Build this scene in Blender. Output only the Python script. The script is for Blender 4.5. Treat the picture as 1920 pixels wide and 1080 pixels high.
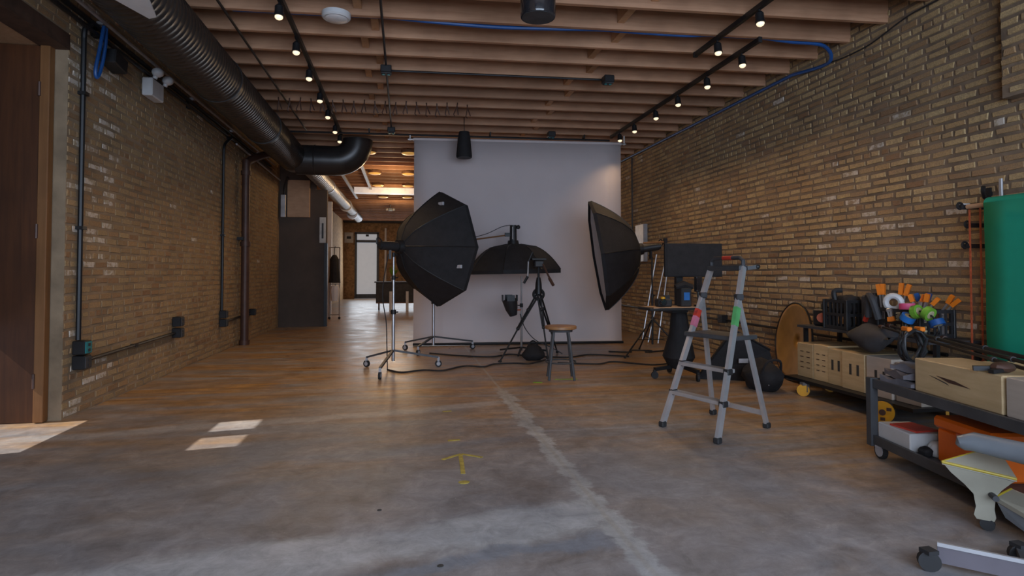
import bpy, bmesh, math, random
from mathutils import Vector, Matrix
R = random.Random(7)
PI = math.pi
for o in list(bpy.data.objects): bpy.data.objects.remove(o)
scene = bpy.context.scene
COL = scene.collection

# ------------------------------------------------------------------ camera
EYE = 1.25
cam = bpy.data.cameras.new('camera')
camo = bpy.data.objects.new('camera', cam); COL.objects.link(camo)
cam.lens = 1100 * 36 / 1920; cam.sensor_width = 36
cam.shift_y = -0.02959
cam.clip_start = 0.05; cam.clip_end = 200
YAW = math.radians(10.456)
camo.location = (0, 0, EYE)
camo.rotation_euler = (math.radians(91.5), 0, -YAW)
scene.camera = camo

# ------------------------------------------------------------------ world, sun, exposure
vs = scene.view_settings
vs.view_transform = 'Standard'; vs.look = 'None'; vs.gamma = 1.0; vs.use_curve_mapping = False
vs.exposure = 0.0
w = bpy.data.worlds.new('sky'); scene.world = w; w.use_nodes = True
bg = w.node_tree.nodes['Background']
bg.inputs[0].default_value = (0.62, 0.75, 1.0, 1); bg.inputs[1].default_value = 0.35

def add_light(name, kind, loc, energy, color, rot=(0, 0, 0), **kw):
    l = bpy.data.lights.new(name, kind); l.energy = energy; l.color = color
    for k, v in kw.items(): setattr(l, k, v)
    o = bpy.data.objects.new(name, l); COL.objects.link(o)
    o.location = loc; o.rotation_euler = rot
    return o
def aim(o, d): o.rotation_euler = Vector(d).to_track_quat('-Z', 'Y').to_euler()
SUN_DIR = Vector((1.0, 0.15, -0.94)).normalized()
sun = add_light('sun', 'SUN', (-12, 3, 9), 5.2, (1.0, 0.96, 0.9), angle=0.009); aim(sun, SUN_DIR)
# daylight that comes in through the front windows behind the photographer
o = add_light('front_window_daylight', 'AREA', (0.9, -2.35, 2.1), 430, (0.66, 0.80, 1.0), shape='RECTANGLE', size=6.4, size_y=3.0); aim(o, (0, 1, -0.30))
# daylight through the shop windows at the far end
o = add_light('rear_window_daylight', 'AREA', (0.2, 29.0, 2.0), 120, (0.85, 0.92, 1.0), shape='RECTANGLE', size=5.5, size_y=2.8); aim(o, (0, -1, -0.15))

# ------------------------------------------------------------------ materials
MATS = {}
def nodes(name):
    m = bpy.data.materials.new(name); m.use_nodes = True
    nt = m.node_tree; b = nt.nodes['Principled BSDF']
    MATS[name] = m
    return m, nt, b
def N(nt, t, **k):
    n = nt.nodes.new(t)
    for a, v in k.items(): setattr(n, a, v)
    return n
def mixc(nt, fac, a, b, mode='MIX'):
    n = N(nt, 'ShaderNodeMix', data_type='RGBA', blend_type=mode)
    for s, v in ((0, fac), (6, a), (7, b)):
        if isinstance(v, (int, float)): n.inputs[s].default_value = v
        elif isinstance(v, tuple): n.inputs[s].default_value = v if len(v) == 4 else (*v, 1)
        else: nt.links.new(v, n.inputs[s])
    return n.outputs[2]
def ramp(nt, src, pts):
    n = N(nt, 'ShaderNodeValToRGB'); e = n.color_ramp.elements
    while len(e) < len(pts): e.new(0.5)
    for i, (p, c) in enumerate(pts):
        e[i].position = p; e[i].color = (*c, 1) if isinstance(c, tuple) else (c, c, c, 1)
    nt.links.new(src, n.inputs[0]); return n.outputs[0]
def math_(nt, op, a, b=0.0, c=None):
    n = N(nt, 'ShaderNodeMath', operation=op)
    for s, v in ((0, a), (1, b), (2, c)):
        if v is None: continue
        if isinstance(v, (int, float)): n.inputs[s].default_value = v
        else: nt.links.new(v, n.inputs[s])
    return n.outputs[0]
def noise(nt, vec, scale, detail=3, rough=0.6, dist=0.0):
    n = N(nt, 'ShaderNodeTexNoise'); n.inputs['Scale'].default_value = scale
    n.inputs['Detail'].default_value = detail; n.inputs['Roughness'].default_value = rough
    n.inputs['Distortion'].default_value = dist
    nt.links.new(vec, n.inputs['Vector']); return n.outputs['Fac']
def coords(nt, scale=(1, 1, 1), kind='Object'):
    t = N(nt, 'ShaderNodeTexCoord'); mp = N(nt, 'ShaderNodeMapping')
    mp.inputs['Scale'].default_value = scale
    nt.links.new(t.outputs[kind], mp.inputs[0]); return mp.outputs[0]
def bump(nt, b, h, strength=0.3, dist=0.01):
    n = N(nt, 'ShaderNodeBump'); n.inputs['Strength'].default_value = strength
    n.inputs['Distance'].default_value = dist
    nt.links.new(h, n.inputs['Height']); nt.links.new(n.outputs[0], b.inputs['Normal'])
def mat(name, c, rough=0.6, metal=0.0, var=0.2, scale=6.0, bmp=0.0, stretch=(1, 1, 1), emit=None, es=0.0, coat=0.0):
    m, nt, b = nodes(name)
    v = coords(nt, stretch)
    nz = noise(nt, v, scale)
    lo = tuple(x * (1 - var) for x in c); hi = tuple(min(1, x * (1 + var)) for x in c)
    nt.links.new(ramp(nt, nz, [(0.3, lo), (0.7, hi)]), b.inputs['Base Color'])
    b.inputs['Roughness'].default_value = rough; b.inputs['Metallic'].default_value = metal
    b.inputs['Coat Weight'].default_value = coat
    if bmp: bump(nt, b, noise(nt, v, scale * 4), bmp)
    if emit:
        b.inputs['Emission Color'].default_value = (*emit, 1); b.inputs['Emission Strength'].default_value = es
    return m
def mat_brick(name, cols, white=0.0):
    m, nt, b = nodes(name)
    g = N(nt, 'ShaderNodeNewGeometry'); oi = N(nt, 'ShaderNodeObjectInfo')
    rnd = math_(nt, 'FRACT', math_(nt, 'ADD', g.outputs['Random Per Island'], math_(nt, 'MULTIPLY', oi.outputs['Random'], 7.13)))
    base = ramp(nt, rnd, [(i / (len(cols) - 1), c) for i, c in enumerate(cols)])
    pos = g.outputs['Position']
    n1 = noise(nt, pos, 22, 4, 0.65); n2 = noise(nt, pos, 95, 3, 0.6)
    c = mixc(nt, ramp(nt, n1, [(0.35, 0.0), (0.75, 0.65)]), base, (0.30, 0.225, 0.14))
    c = mixc(nt, ramp(nt, n2, [(0.3, 0.55), (0.6, 0.0)]), c, (0.17, 0.115, 0.07))
    if white:
        n3 = noise(nt, pos, 16, 4, 0.7)
        c = mixc(nt, ramp(nt, n3, [(0.44, 0.0), (0.56, 0.85)]), c, (0.62, 0.56, 0.5))
    nt.links.new(c, b.inputs['Base Color'])
    b.inputs['Roughness'].default_value = 0.9; b.inputs['Specular IOR Level'].default_value = 0.2
    bump(nt, b, n2, 0.5, 0.006)
    return m
def mat_wood(name, a, b_, stretch=(1, 14, 14), rough=0.65, tint=True):
    m, nt, b = nodes(name)
    v = coords(nt, stretch)
    nz = noise(nt, v, 2.2, 5, 0.65, 0.4)
    c = ramp(nt, nz, [(0.3, a), (0.7, b_)])
    if tint:
        oi = N(nt, 'ShaderNodeObjectInfo')
        c = mixc(nt, 1.0, c, ramp(nt, oi.outputs['Random'], [(0, 0.72), (1, 1.15)]), 'MULTIPLY')
    v2 = coords(nt)
    c = mixc(nt, ramp(nt, noise(nt, v2, 1.7, 3), [(0.45, 0.0), (0.75, 0.4)]), c, tuple(x * 0.45 for x in a))
    nt.links.new(c, b.inputs['Base Color']); b.inputs['Roughness'].default_value = rough
    bump(nt, b, nz, 0.2, 0.004)
    return m

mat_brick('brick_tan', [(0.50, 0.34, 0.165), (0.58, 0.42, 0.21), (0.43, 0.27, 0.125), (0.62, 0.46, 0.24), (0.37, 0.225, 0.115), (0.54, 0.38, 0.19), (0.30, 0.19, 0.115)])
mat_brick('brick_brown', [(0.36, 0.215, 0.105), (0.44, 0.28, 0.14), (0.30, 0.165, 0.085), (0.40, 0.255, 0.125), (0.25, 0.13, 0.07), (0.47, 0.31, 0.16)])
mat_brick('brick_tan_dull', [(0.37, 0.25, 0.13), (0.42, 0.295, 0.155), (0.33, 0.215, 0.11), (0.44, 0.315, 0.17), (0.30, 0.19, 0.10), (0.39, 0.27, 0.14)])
mat_brick('brick_white_daub', [(0.45, 0.36, 0.25), (0.5, 0.42, 0.3), (0.36, 0.25, 0.16)], white=1.0)
mat('mortar', (0.20, 0.145, 0.10), 0.95, var=0.35, scale=3.0, bmp=0.6)
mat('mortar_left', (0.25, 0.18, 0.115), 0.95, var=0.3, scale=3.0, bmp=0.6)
mat('brick_rear', (0.44, 0.27, 0.13), 0.9, var=0.3, scale=9, bmp=0.4)
mat('brick_far', (0.33, 0.2, 0.1), 0.9, var=0.4, scale=9, bmp=0.4)
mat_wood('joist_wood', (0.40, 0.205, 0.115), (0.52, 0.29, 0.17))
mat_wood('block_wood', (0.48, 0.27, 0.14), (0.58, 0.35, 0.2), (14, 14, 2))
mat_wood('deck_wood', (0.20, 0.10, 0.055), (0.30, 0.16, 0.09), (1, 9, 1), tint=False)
mat_wood('door_wood', (0.055, 0.019, 0.007), (0.10, 0.034, 0.011), (9, 9, 0.6), 0.42, tint=False)
mat_wood('trim_wood', (0.17, 0.07, 0.022), (0.24, 0.105, 0.035), (9, 9, 0.6), 0.5, tint=False)
mat_wood('birch', (0.60, 0.42, 0.22), (0.72, 0.53, 0.30), (1.5, 1.5, 12), 0.5)
mat_wood('birch_pale', (0.58, 0.49, 0.41), (0.66, 0.57, 0.49), (1.5, 1.5, 12), 0.5)
mat_wood('stool_wood', (0.30, 0.15, 0.06), (0.42, 0.22, 0.10), (8, 1.5, 1.5), 0.4)
mat_wood('plywood', (0.42, 0.25, 0.14), (0.52, 0.33, 0.2), (2, 2, 8), 0.6)
mat('black_metal', (0.018, 0.018, 0.02), 0.45, 0.3)
mat('black_gloss', (0.02, 0.02, 0.024), 0.12, 0.0, coat=0.6)
mat('black_cloth', (0.012, 0.011, 0.013), 0.8, var=0.3, scale=10, bmp=0.3)
mat('black_plastic', (0.02, 0.02, 0.022), 0.5)
mat('charcoal', (0.045, 0.045, 0.05), 0.7, var=0.3)
mat('grey_cloth', (0.16, 0.15, 0.17), 0.9, var=0.4, scale=5, bmp=0.4)
mat('cart_steel', (0.075, 0.078, 0.085), 0.5, 0.3)
mat('duct_black', (0.055, 0.052, 0.052), 0.34, 0.55, var=0.25, scale=3)
mat('duct_silver', (0.42, 0.43, 0.46), 0.38, 0.7, var=0.2, scale=5)
mat('aluminium', (0.62, 0.62, 0.65), 0.35, 0.65, var=0.1)
mat('steel', (0.5, 0.5, 0.52), 0.35, 0.8, var=0.15)
mat('conduit_steel', (0.42, 0.41, 0.42), 0.4, 0.5)
mat('pipe_brown', (0.085, 0.042, 0.03), 0.5, 0.2)
mat('lintel_steel', (0.075, 0.038, 0.024), 0.7, 0.1, var=0.4)
mat('white_paint', (0.72, 0.71, 0.72), 0.5, var=0.06)
mat('white_plastic', (0.62, 0.62, 0.63), 0.4, var=0.06)
mat('paper_seamless', (0.64, 0.57, 0.575), 0.85, var=0.03, scale=1.2)
mat('softbox_white', (0.75, 0.74, 0.76), 0.8, var=0.05)
mat('partition_brown', (0.085, 0.06, 0.045), 0.8, var=0.15, scale=2)
mat('green_paper', (0.0, 0.27, 0.17), 0.8, var=0.05)
mat('orange_plastic', (0.72, 0.13, 0.008), 0.4, var=0.1)
mat('orange_tip', (0.78, 0.2, 0.01), 0.5, var=0.1)
mat('orange_chain', (0.55, 0.12, 0.05), 0.5)
mat('yellow_plastic', (0.75, 0.36, 0.01), 0.4, var=0.15)
mat('yellow_tape', (0.42, 0.33, 0.07), 0.8, var=0.3, scale=20)
mat('green_tape', (0.22, 0.42, 0.03), 0.8, var=0.3, scale=20)
mat('blue_tube', (0.01, 0.075, 0.27), 0.45)
mat('blue_tape', (0.02, 0.16, 0.5), 0.5)
mat('pink_band', (0.55, 0.16, 0.24), 0.5)
mat('green_band', (0.10, 0.36, 0.12), 0.5)
mat('pink_tape', (0.75, 0.09, 0.22), 0.5)
mat('lime_tape', (0.17, 0.40, 0.04), 0.5)
mat('red_plastic', (0.55, 0.05, 0.03), 0.45)
mat('teal_plastic', (0.02, 0.22, 0.24), 0.5)
mat('rubber', (0.02, 0.02, 0.022), 0.7)
mat('caster_grey', (0.4, 0.4, 0.43), 0.5)
mat('cream_enamel', (0.33, 0.31, 0.25), 0.4, var=0.08)
mat('yellow_edge', (0.42, 0.31, 0.03), 0.45)
mat('blue_grey_enamel', (0.21, 0.235, 0.265), 0.35, 0.1, var=0.08)
mat('gold_fabric', (0.45, 0.23, 0.05), 0.45, 0.5, var=0.35, scale=2.5)
mat('mauve_board', (0.125, 0.11, 0.13), 0.6, var=0.1)
mat('frost_glass', (0.6, 0.6, 0.6), 0.5, var=0.03, emit=(0.82, 0.86, 0.92), es=0.26)
mat('window_day', (0.5, 0.5, 0.5), 0.5, emit=(0.8, 0.88, 1.0), es=0.22)
mat('steel_blue_frame', (0.07, 0.085, 0.11), 0.5)
mat('bulb_warm', (0.8, 0.8, 0.7), 0.4, emit=(1.0, 0.78, 0.5), es=1.1)
mat('scallop_glow', (0.7, 0.4, 0.1), 0.4, emit=(1.0, 0.55, 0.15), es=0.34)
mat('skylight_glow', (0.8, 0.8, 0.8), 0.4, emit=(0.95, 0.95, 1.0), es=0.24)
mat('leaf_green', (0.16, 0.28, 0.02), 0.6)
mat('pale_sign', (0.55, 0.53, 0.5), 0.6)
mat('ink', (0.03, 0.03, 0.035), 0.6)
mat('straw', (0.5, 0.42, 0.26), 0.8, var=0.4, scale=30)
mat('concrete_dark', (0.05, 0.045, 0.04), 0.9)

def mat_floor():
    m, nt, b = nodes('floor_concrete')
    t = N(nt, 'ShaderNodeTexCoord'); P = t.outputs['Object']
    sx = N(nt, 'ShaderNodeSeparateXYZ'); nt.links.new(P, sx.inputs[0])
    X, Y = sx.outputs[0], sx.outputs[1]
    big = noise(nt, P, 0.55, 4, 0.6, 0.6); mid = noise(nt, P, 2.3, 5, 0.65, 0.5); fine = noise(nt, P, 26, 4, 0.7)
    mp = N(nt, 'ShaderNodeMapping'); mp.inputs['Scale'].default_value = (0.5, 3.0, 1); nt.links.new(P, mp.inputs[0])
    streak = noise(nt, mp.outputs[0], 1.3, 5, 0.6, 0.4)
    c = ramp(nt, mid, [(0.30, (0.155, 0.140, 0.138)), (0.5, (0.245, 0.232, 0.235)), (0.70, (0.325, 0.315, 0.325))])
    # brown floor stain with warm lamp glow painted in, mid-room and right
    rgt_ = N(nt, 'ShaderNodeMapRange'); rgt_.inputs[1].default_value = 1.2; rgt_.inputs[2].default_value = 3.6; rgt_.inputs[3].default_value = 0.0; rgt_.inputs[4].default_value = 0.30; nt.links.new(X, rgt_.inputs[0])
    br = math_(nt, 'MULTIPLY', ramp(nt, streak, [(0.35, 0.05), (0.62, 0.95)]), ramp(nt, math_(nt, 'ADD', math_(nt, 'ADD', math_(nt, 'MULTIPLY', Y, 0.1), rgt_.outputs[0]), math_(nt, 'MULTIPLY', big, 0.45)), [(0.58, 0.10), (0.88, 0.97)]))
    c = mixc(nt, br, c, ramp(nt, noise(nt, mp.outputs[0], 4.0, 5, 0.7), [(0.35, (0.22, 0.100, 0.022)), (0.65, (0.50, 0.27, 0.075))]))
    def band(coord, centre, half, wob, scale, soft=0.35, seed=0.0):
        mp2 = N(nt, 'ShaderNodeMapping'); mp2.inputs['Location'].default_value = (seed, seed * 2, 0); nt.links.new(P, mp2.inputs[0])
        nz = math_(nt, 'SUBTRACT', noise(nt, mp2.outputs[0], scale, 5, 0.65), 0.5)
        d = math_(nt, 'ABSOLUTE', math_(nt, 'SUBTRACT', math_(nt, 'ADD', coord, math_(nt, 'MULTIPLY', nz, wob)), centre))
        return ramp(nt, math_(nt, 'DIVIDE', d, half), [(1 - soft, 1.0), (1.0, 0.0)])
    def gate(coord, lo, hi, soft=0.15):
        a = N(nt, 'ShaderNodeMapRange'); a.inputs[1].default_value = lo - soft; a.inputs[2].default_value = lo + soft; nt.links.new(coord, a.inputs[0])
        z = N(nt, 'ShaderNodeMapRange'); z.inputs[1].default_value = hi - soft; z.inputs[2].default_value = hi + soft; z.inputs[3].default_value = 1; z.inputs[4].default_value = 0; nt.links.new(coord, z.inputs[0])
        return math_(nt, 'MULTIPLY', a.outputs[0], z.outputs[0])
    grey = (0.42, 0.43, 0.445); blue = (0.20, 0.235, 0.29)
    tilt = math_(nt, 'ADD', Y, math_(nt, 'MULTIPLY', X, -0.16))
    m1 = math_(nt, 'MULTIPLY', band(tilt, 2.80, 0.24, 0.45, 1.6, 0.5), gate(X, -3.0, 0.98, 0.05))
    c = mixc(nt, math_(nt, 'MULTIPLY', m1, 0.9), c, grey)
    m1b = math_(nt, 'MULTIPLY', band(tilt, 2.52, 0.09, 0.5, 2.2, 0.6, 3.0), gate(X, -0.6, 1.0, 0.1))
    c = mixc(nt, math_(nt, 'MULTIPLY', m1b, 0.6), c, blue)
    m2 = math_(nt, 'MULTIPLY', band(tilt, 5.45, 0.14, 0.35, 1.2, 0.6, 5.0), gate(X, -2.9, 1.0, 0.2))
    c = mixc(nt, math_(nt, 'MULTIPLY', m2, 0.55), c, grey)
    m5 = math_(nt, 'MULTIPLY', band(tilt, 4.25, 0.10, 0.7, 1.0, 0.8, 9.0), gate(X, -3, 1.0, 0.3))
    c = mixc(nt, math_(nt, 'MULTIPLY', m5, 0.35), c, blue)
    # the joint down the room and its repair
    m3 = math_(nt, 'MULTIPLY', band(X, 1.03, 0.08, 0.34, 4.5, 0.45, 7.0), gate(Y, -2, 6.2, 0.4))
    c = mixc(nt, math_(nt, 'MULTIPLY', m3, 0.8), c, (0.42, 0.43, 0.435))
    m4 = math_(nt, 'MULTIPLY', band(X, 1.03, 0.02, 0.03, 6.0, 0.6, 2.0), gate(Y, -2, 28, 0.4))
    c = mixc(nt, math_(nt, 'MULTIPLY', m4, 0.7), c, (0.36, 0.34, 0.31))
    m6 = math_(nt, 'MULTIPLY', band(Y, 4.55, 0.03, 0.12, 4.0, 0.6, 4.0), gate(X, 1.0, 2.4, 0.1))
    c = mixc(nt, math_(nt, 'MULTIPLY', m6, 0.6), c, (0.3, 0.31, 0.34))
    # cool daylight tint painted into the near floor in patches
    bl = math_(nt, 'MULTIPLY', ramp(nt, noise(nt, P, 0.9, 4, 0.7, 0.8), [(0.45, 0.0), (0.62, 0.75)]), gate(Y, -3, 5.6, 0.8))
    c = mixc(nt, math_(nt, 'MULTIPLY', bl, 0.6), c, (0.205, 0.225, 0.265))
    # fine wear
    c = mixc(nt, ramp(nt, fine, [(0.15, 0.25), (0.45, 0.0)]), c, (0.14, 0.12, 0.11))
    c = mixc(nt, ramp(nt, noise(nt, P, 46, 2, 0.5), [(0.70, 0.0), (0.76, 0.6)]), c, (0.42, 0.4, 0.38))
    scuff = noise(nt, P, 7.0, 9, 0.78, 0.6)
    c = mixc(nt, 1.0, c, ramp(nt, scuff, [(0.32, 0.72), (0.5, 1.0), (0.68, 1.28)]), 'MULTIPLY')
    mps = N(nt, 'ShaderNodeMapping'); mps.inputs['Scale'].default_value = (1.0, 9.0, 1); mps.inputs['Rotation'].default_value = (0, 0, 0.5); nt.links.new(P, mps.inputs[0])
    c = mixc(nt, 1.0, c, ramp(nt, noise(nt, mps.outputs[0], 3.0, 6, 0.7), [(0.35, 0.95), (0.65, 1.05)]), 'MULTIPLY')
    nt.links.new(c, b.inputs['Base Color'])
    rg = N(nt, 'ShaderNodeMapRange'); rg.inputs[1].default_value = 4.5; rg.inputs[2].default_value = 8.0; rg.inputs[3].default_value = 0.20; rg.inputs[4].default_value = 0.0; nt.links.new(Y, rg.inputs[0])
    nt.links.new(math_(nt, 'ADD', ramp(nt, mid, [(0.3, 0.26), (0.7, 0.42)]), rg.outputs[0]), b.inputs['Roughness'])
    b.inputs['Specular IOR Level'].default_value = 0.5
    bump(nt, b, fine, 0.12, 0.004)
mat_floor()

# ------------------------------------------------------------------ mesh builder
class B:
    def __init__(s): s.bm = bmesh.new()
    def box(s, c, size, rot=None, bev=0.0):
        r = bmesh.ops.create_cube(s.bm, size=1.0); vs_ = r['verts']
        M = Matrix.Translation(Vector(c)) @ (rot.to_4x4() if rot is not None else Matrix.Identity(4)) @ Matrix.Diagonal((*size, 1))
        if bev > 0:
            bmesh.ops.transform(s.bm, matrix=Matrix.Diagonal((*size, 1)), verts=vs_)
            es = list({e for v in vs_ for e in v.link_edges})
            rr = bmesh.ops.bevel(s.bm, geom=es, offset=bev, segments=1, affect='EDGES')
            vs_ = list({v for f in rr['faces'] for v in f.verts} | {v for v in vs_ if v.is_valid})
            M = Matrix.Translation(Vector(c)) @ (rot.to_4x4() if rot is not None else Matrix.Identity(4))
        bmesh.ops.transform(s.bm, matrix=M, verts=vs_)
        return s
    def bar(s, p0, p1, wd, ht, up=(0, 0, 1)):
        p0, p1 = Vector(p0), Vector(p1); d = (p1 - p0); L = d.length; d.normalize()
        u = Vector(up); x = d.cross(u)
        if x.length < 1e-4: x = d.cross(Vector((1, 0, 0)))
        x.normalize(); z = x.cross(d)
        s.box((p0 + p1) / 2, (wd, L, ht), Matrix((x, d, z)).transposed()); return s
    def cyl(s, p0, p1, r0, r1=None, seg=14, cap=True):
        r1 = r0 if r1 is None else r1
        return s.rings([p0, p1], [r0, r1], seg, cap)
    def rings(s, pts, rad, seg=10, cap=True, squash=None):
        pts = [Vector(p) for p in pts]; n = len(pts); prev = None; x = None
        for i, p in enumerate(pts):
            t = (pts[min(i + 1, n - 1)] - pts[max(i - 1, 0)])
            if t.length < 1e-9: t = Vector((0, 0, 1))
            t.normalize()
            if x is None:
                x = t.orthogonal().normalized()
                if abs(t.z) < 0.9: x = t.cross(Vector((0, 0, 1))).normalized()
            else:
                x = (x - t * x.dot(t)); x.normalize()
            y = t.cross(x); r = rad if isinstance(rad, (int, float)) else rad[i]
            ring = [s.bm.verts.new(p + x * (r * math.cos(2 * PI * k / seg)) + y * (r * math.sin(2 * PI * k / seg))) for k in range(seg)]
            if prev:
                for k in range(seg): s.bm.faces.new((prev[k], prev[(k + 1) % seg], ring[(k + 1) % seg], ring[k]))
            elif cap: s.bm.faces.new(list(reversed(ring)))
            prev = ring
        if cap: s.bm.faces.new(prev)
        return s
    tube = rings
    def ring(s, c, axis, Rr, r, seg=20, rs=8):
        a = Vector(axis).normalized(); x = a.orthogonal().normalized(); y = a.cross(x); c = Vector(c)
        vv = []
        for i in range(seg):
            d = x * math.cos(2 * PI * i / seg) + y * math.sin(2 * PI * i / seg)
            vv.append([s.bm.verts.new(c + d * (Rr + r * math.cos(2 * PI * k / rs)) + a * (r * math.sin(2 * PI * k / rs))) for k in range(rs)])
        for i in range(seg):
            for k in range(rs):
                s.bm.faces.new((vv[i][k], vv[(i + 1) % seg][k], vv[(i + 1) % seg][(k + 1) % rs], vv[i][(k + 1) % rs]))
        return s
    def sphere(s, c, r, sc=(1, 1, 1), seg=12, rot=None):
        q = bmesh.ops.create_uvsphere(s.bm, u_segments=seg, v_segments=max(6, seg // 2 + 1), radius=r)
        M = Matrix.Translation(Vector(c)) @ (rot.to_4x4() if rot is not None else Matrix.Identity(4)) @ Matrix.Diagonal((*sc, 1))
        bmesh.ops.transform(s.bm, matrix=M, verts=q['verts']); return s
    def prism(s, poly, vec):
        a = [s.bm.verts.new(Vector(p)) for p in poly]; b = [s.bm.verts.new(Vector(p) + Vector(vec)) for p in poly]
        s.bm.faces.new(list(reversed(a))); s.bm.faces.new(b); n = len(a)
        for i in range(n): s.bm.faces.new((a[i], a[(i + 1) % n], b[(i + 1) % n], b[i]))
        return s
    def quad(s, pts):
        s.bm.faces.new([s.bm.verts.new(Vector(p)) for p in pts]); return s
    def shell(s, rows, closed=True):
        prev = None
        for row in rows:
            cur = [s.bm.verts.new(Vector(p)) for p in row]
            if prev:
                n = len(cur)
                for k in range(n if closed else n - 1):
                    s.bm.faces.new((prev[k], prev[(k + 1) % n], cur[(k + 1) % n], cur[k]))
            prev = cur
        return s
    def make(s, name, m, parent=None, world=False, smooth=35, fix=True):
        if fix: bmesh.ops.recalc_face_normals(s.bm, faces=s.bm.faces)
        me = bpy.data.meshes.new(name)
        if world and parent is not None:
            off = Vector(parent.location) + (Vector(parent.parent.location) if parent.parent else Vector((0, 0, 0)))
            s.bm.transform(Matrix.Translation(-off))
        s.bm.to_mesh(me); s.bm.free()
        for k in (m if isinstance(m, (list, tuple)) else [m]): me.materials.append(MATS[k])
        if smooth:
            me.polygons.foreach_set('use_smooth', [True] * len(me.polygons))
            me.set_sharp_from_angle(angle=math.radians(smooth))
        ob = bpy.data.objects.new(name, me); COL.objects.link(ob)
        if parent is not None: ob.parent = parent
        return ob
def tag(o, label, cat, group=None):
    o['label'] = label; o['category'] = cat
    if group: o['group'] = group
    return o
def struct(o, label=None):
    o['kind'] = 'structure'
    if label: o['label'] = label
    return o
def thing(name, label, cat, loc=(0, 0, 0), rz=0, group=None):
    o = bpy.data.objects.new(name, None); COL.objects.link(o)
    o.location = loc; o.rotation_euler = (0, 0, rz); o.empty_display_size = 0.05
    return tag(o, label, cat, group)
def dup(root, loc, rz=None, label=None):
    def cp(o, par):
        c = o.copy(); COL.objects.link(c)
        if par is not None: c.parent = par
        for ch in [x for x in bpy.data.objects if x.parent == o]: cp(ch, c)
        return c
    r = cp(root, None); r.location = loc
    if rz is not None: r.rotation_euler = (0, 0, rz)
    if label: r['label'] = label
    return r
def Rz(a): return Matrix.Rotation(a, 3, 'Z')
def Rx(a): return Matrix.Rotation(a, 3, 'X')
def Ry(a): return Matrix.Rotation(a, 3, 'Y')
def solo(name, b, m, label, cat, group=None, smooth=35):
    """a one-mesh thing; origin moved to its base centre"""
    xs = [v.co for v in b.bm.verts]
    lo = Vector((min(v.x for v in xs), min(v.y for v in xs), min(v.z for v in xs))); hi = Vector((max(v.x for v in xs), max(v.y for v in xs), max(v.z for v in xs)))
    c = Vector(((lo.x + hi.x) / 2, (lo.y + hi.y) / 2, lo.z)); b.bm.transform(Matrix.Translation(-c))
    o = b.make(name, m, None, False, smooth); o.location = c
    return tag(o, label, cat, group)
def bez(p, n=14):
    """smooth path through control points (Catmull-Rom)"""
    p = [Vector(q) for q in p]; out = []
    for i in range(len(p) - 1):
        a = p[max(i - 1, 0)]; b = p[i]; c = p[i + 1]; d = p[min(i + 2, len(p) - 1)]
        for k in range(n):
            t = k / n
            out.append(0.5 * ((2 * b) + (c - a) * t + (2 * a - 5 * b + 4 * c - d) * t * t + (3 * b - a - 3 * c + d) * t ** 3))
    out.append(p[-1]); return out

LX, RX, YF, YB, HC, HD = -2.85, 4.74, 29.5, -2.5, 3.75, 4.03

# ------------------------------------------------------------------ the room
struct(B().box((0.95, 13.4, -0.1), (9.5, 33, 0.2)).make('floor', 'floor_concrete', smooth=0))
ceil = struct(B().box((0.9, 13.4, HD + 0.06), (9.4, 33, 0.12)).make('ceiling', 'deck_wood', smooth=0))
SK = -0.055                                    # the joists run slightly off square
def joist_y(y0, x): return y0 + SK * (x - 0.9)
jb = B(); Lj = RX - LX + 0.1
jb.box((0, 0, 0), (Lj, 0.052, HD - HC), None, 0.004)
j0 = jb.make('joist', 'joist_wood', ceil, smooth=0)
JY = [3.22 + 0.505 * i for i in range(52)]
for i, y in enumerate(JY):
    o = j0 if i == 0 else j0.copy()
    if i: COL.objects.link(o)
    o.location = ((LX + RX) / 2, y, (HC + HD) / 2 + R.uniform(-0.004, 0.004)); o.rotation_euler = (R.uniform(-0.02, 0.02), 0, math.atan(SK))
bb = B().box((0, 0, 0), (0.075, 0.446, HD - HC - 0.06))
b0 = bb.make('blocking', 'block_wood', ceil, smooth=0); first = True
for i in range(len(JY) - 1):
    if JY[i] > 11: break
    for X in (-0.42, 2.2):
        o = b0 if first else b0.copy()
        if not first: COL.objects.link(o)
        first = False
        x = X + (0.11 if i % 2 else -0.03) + R.uniform(-0.02, 0.02)
        o.location = (x, joist_y((JY[i] + JY[i + 1]) / 2, x), HD - (HD - HC - 0.06) / 2)

# brick walls: mortar slab + bricks proud of it
CAMP = Vector((0, 0, EYE))
def to_pix(p):
    v = Matrix.Rotation(YAW, 3, 'Z') @ (Vector(p) - CAMP)
    if v.y < 0.2: return None
    return 960 + 1100 * v.x / v.y, 512 - 1100 * v.z / v.y, v.y
def brick_geom(bm, c, u, n, L, H, D, rr, mi=0):
    """one brick: 4 front corners (bevelled look by sloped flanks) on the mortar face"""
    z = Vector((0, 0, 1)); fr = []; bk = []
    for sx, sz in ((-1, -1), (1, -1), (1, 1), (-1, 1)):
        jx, jz = rr.uniform(-0.008, 0.004), rr.uniform(-0.0055, 0.0025)
        fr.append(bm.verts.new(c + u * sx * (L / 2 - 0.006 + jx) + z * sz * (H / 2 - 0.004 + jz) + n * (D + rr.uniform(-0.002, 0.002))))
        bk.append(bm.verts.new(c + u * sx * (L / 2 + jx) + z * sz * (H / 2 + jz) - n * 0.004))
    fs = [bm.faces.new(fr)]
    for k in range(4): fs.append(bm.faces.new((bk[k], bk[(k + 1) % 4], fr[(k + 1) % 4], fr[k])))
    for f in fs: f.material_index = mi
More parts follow.
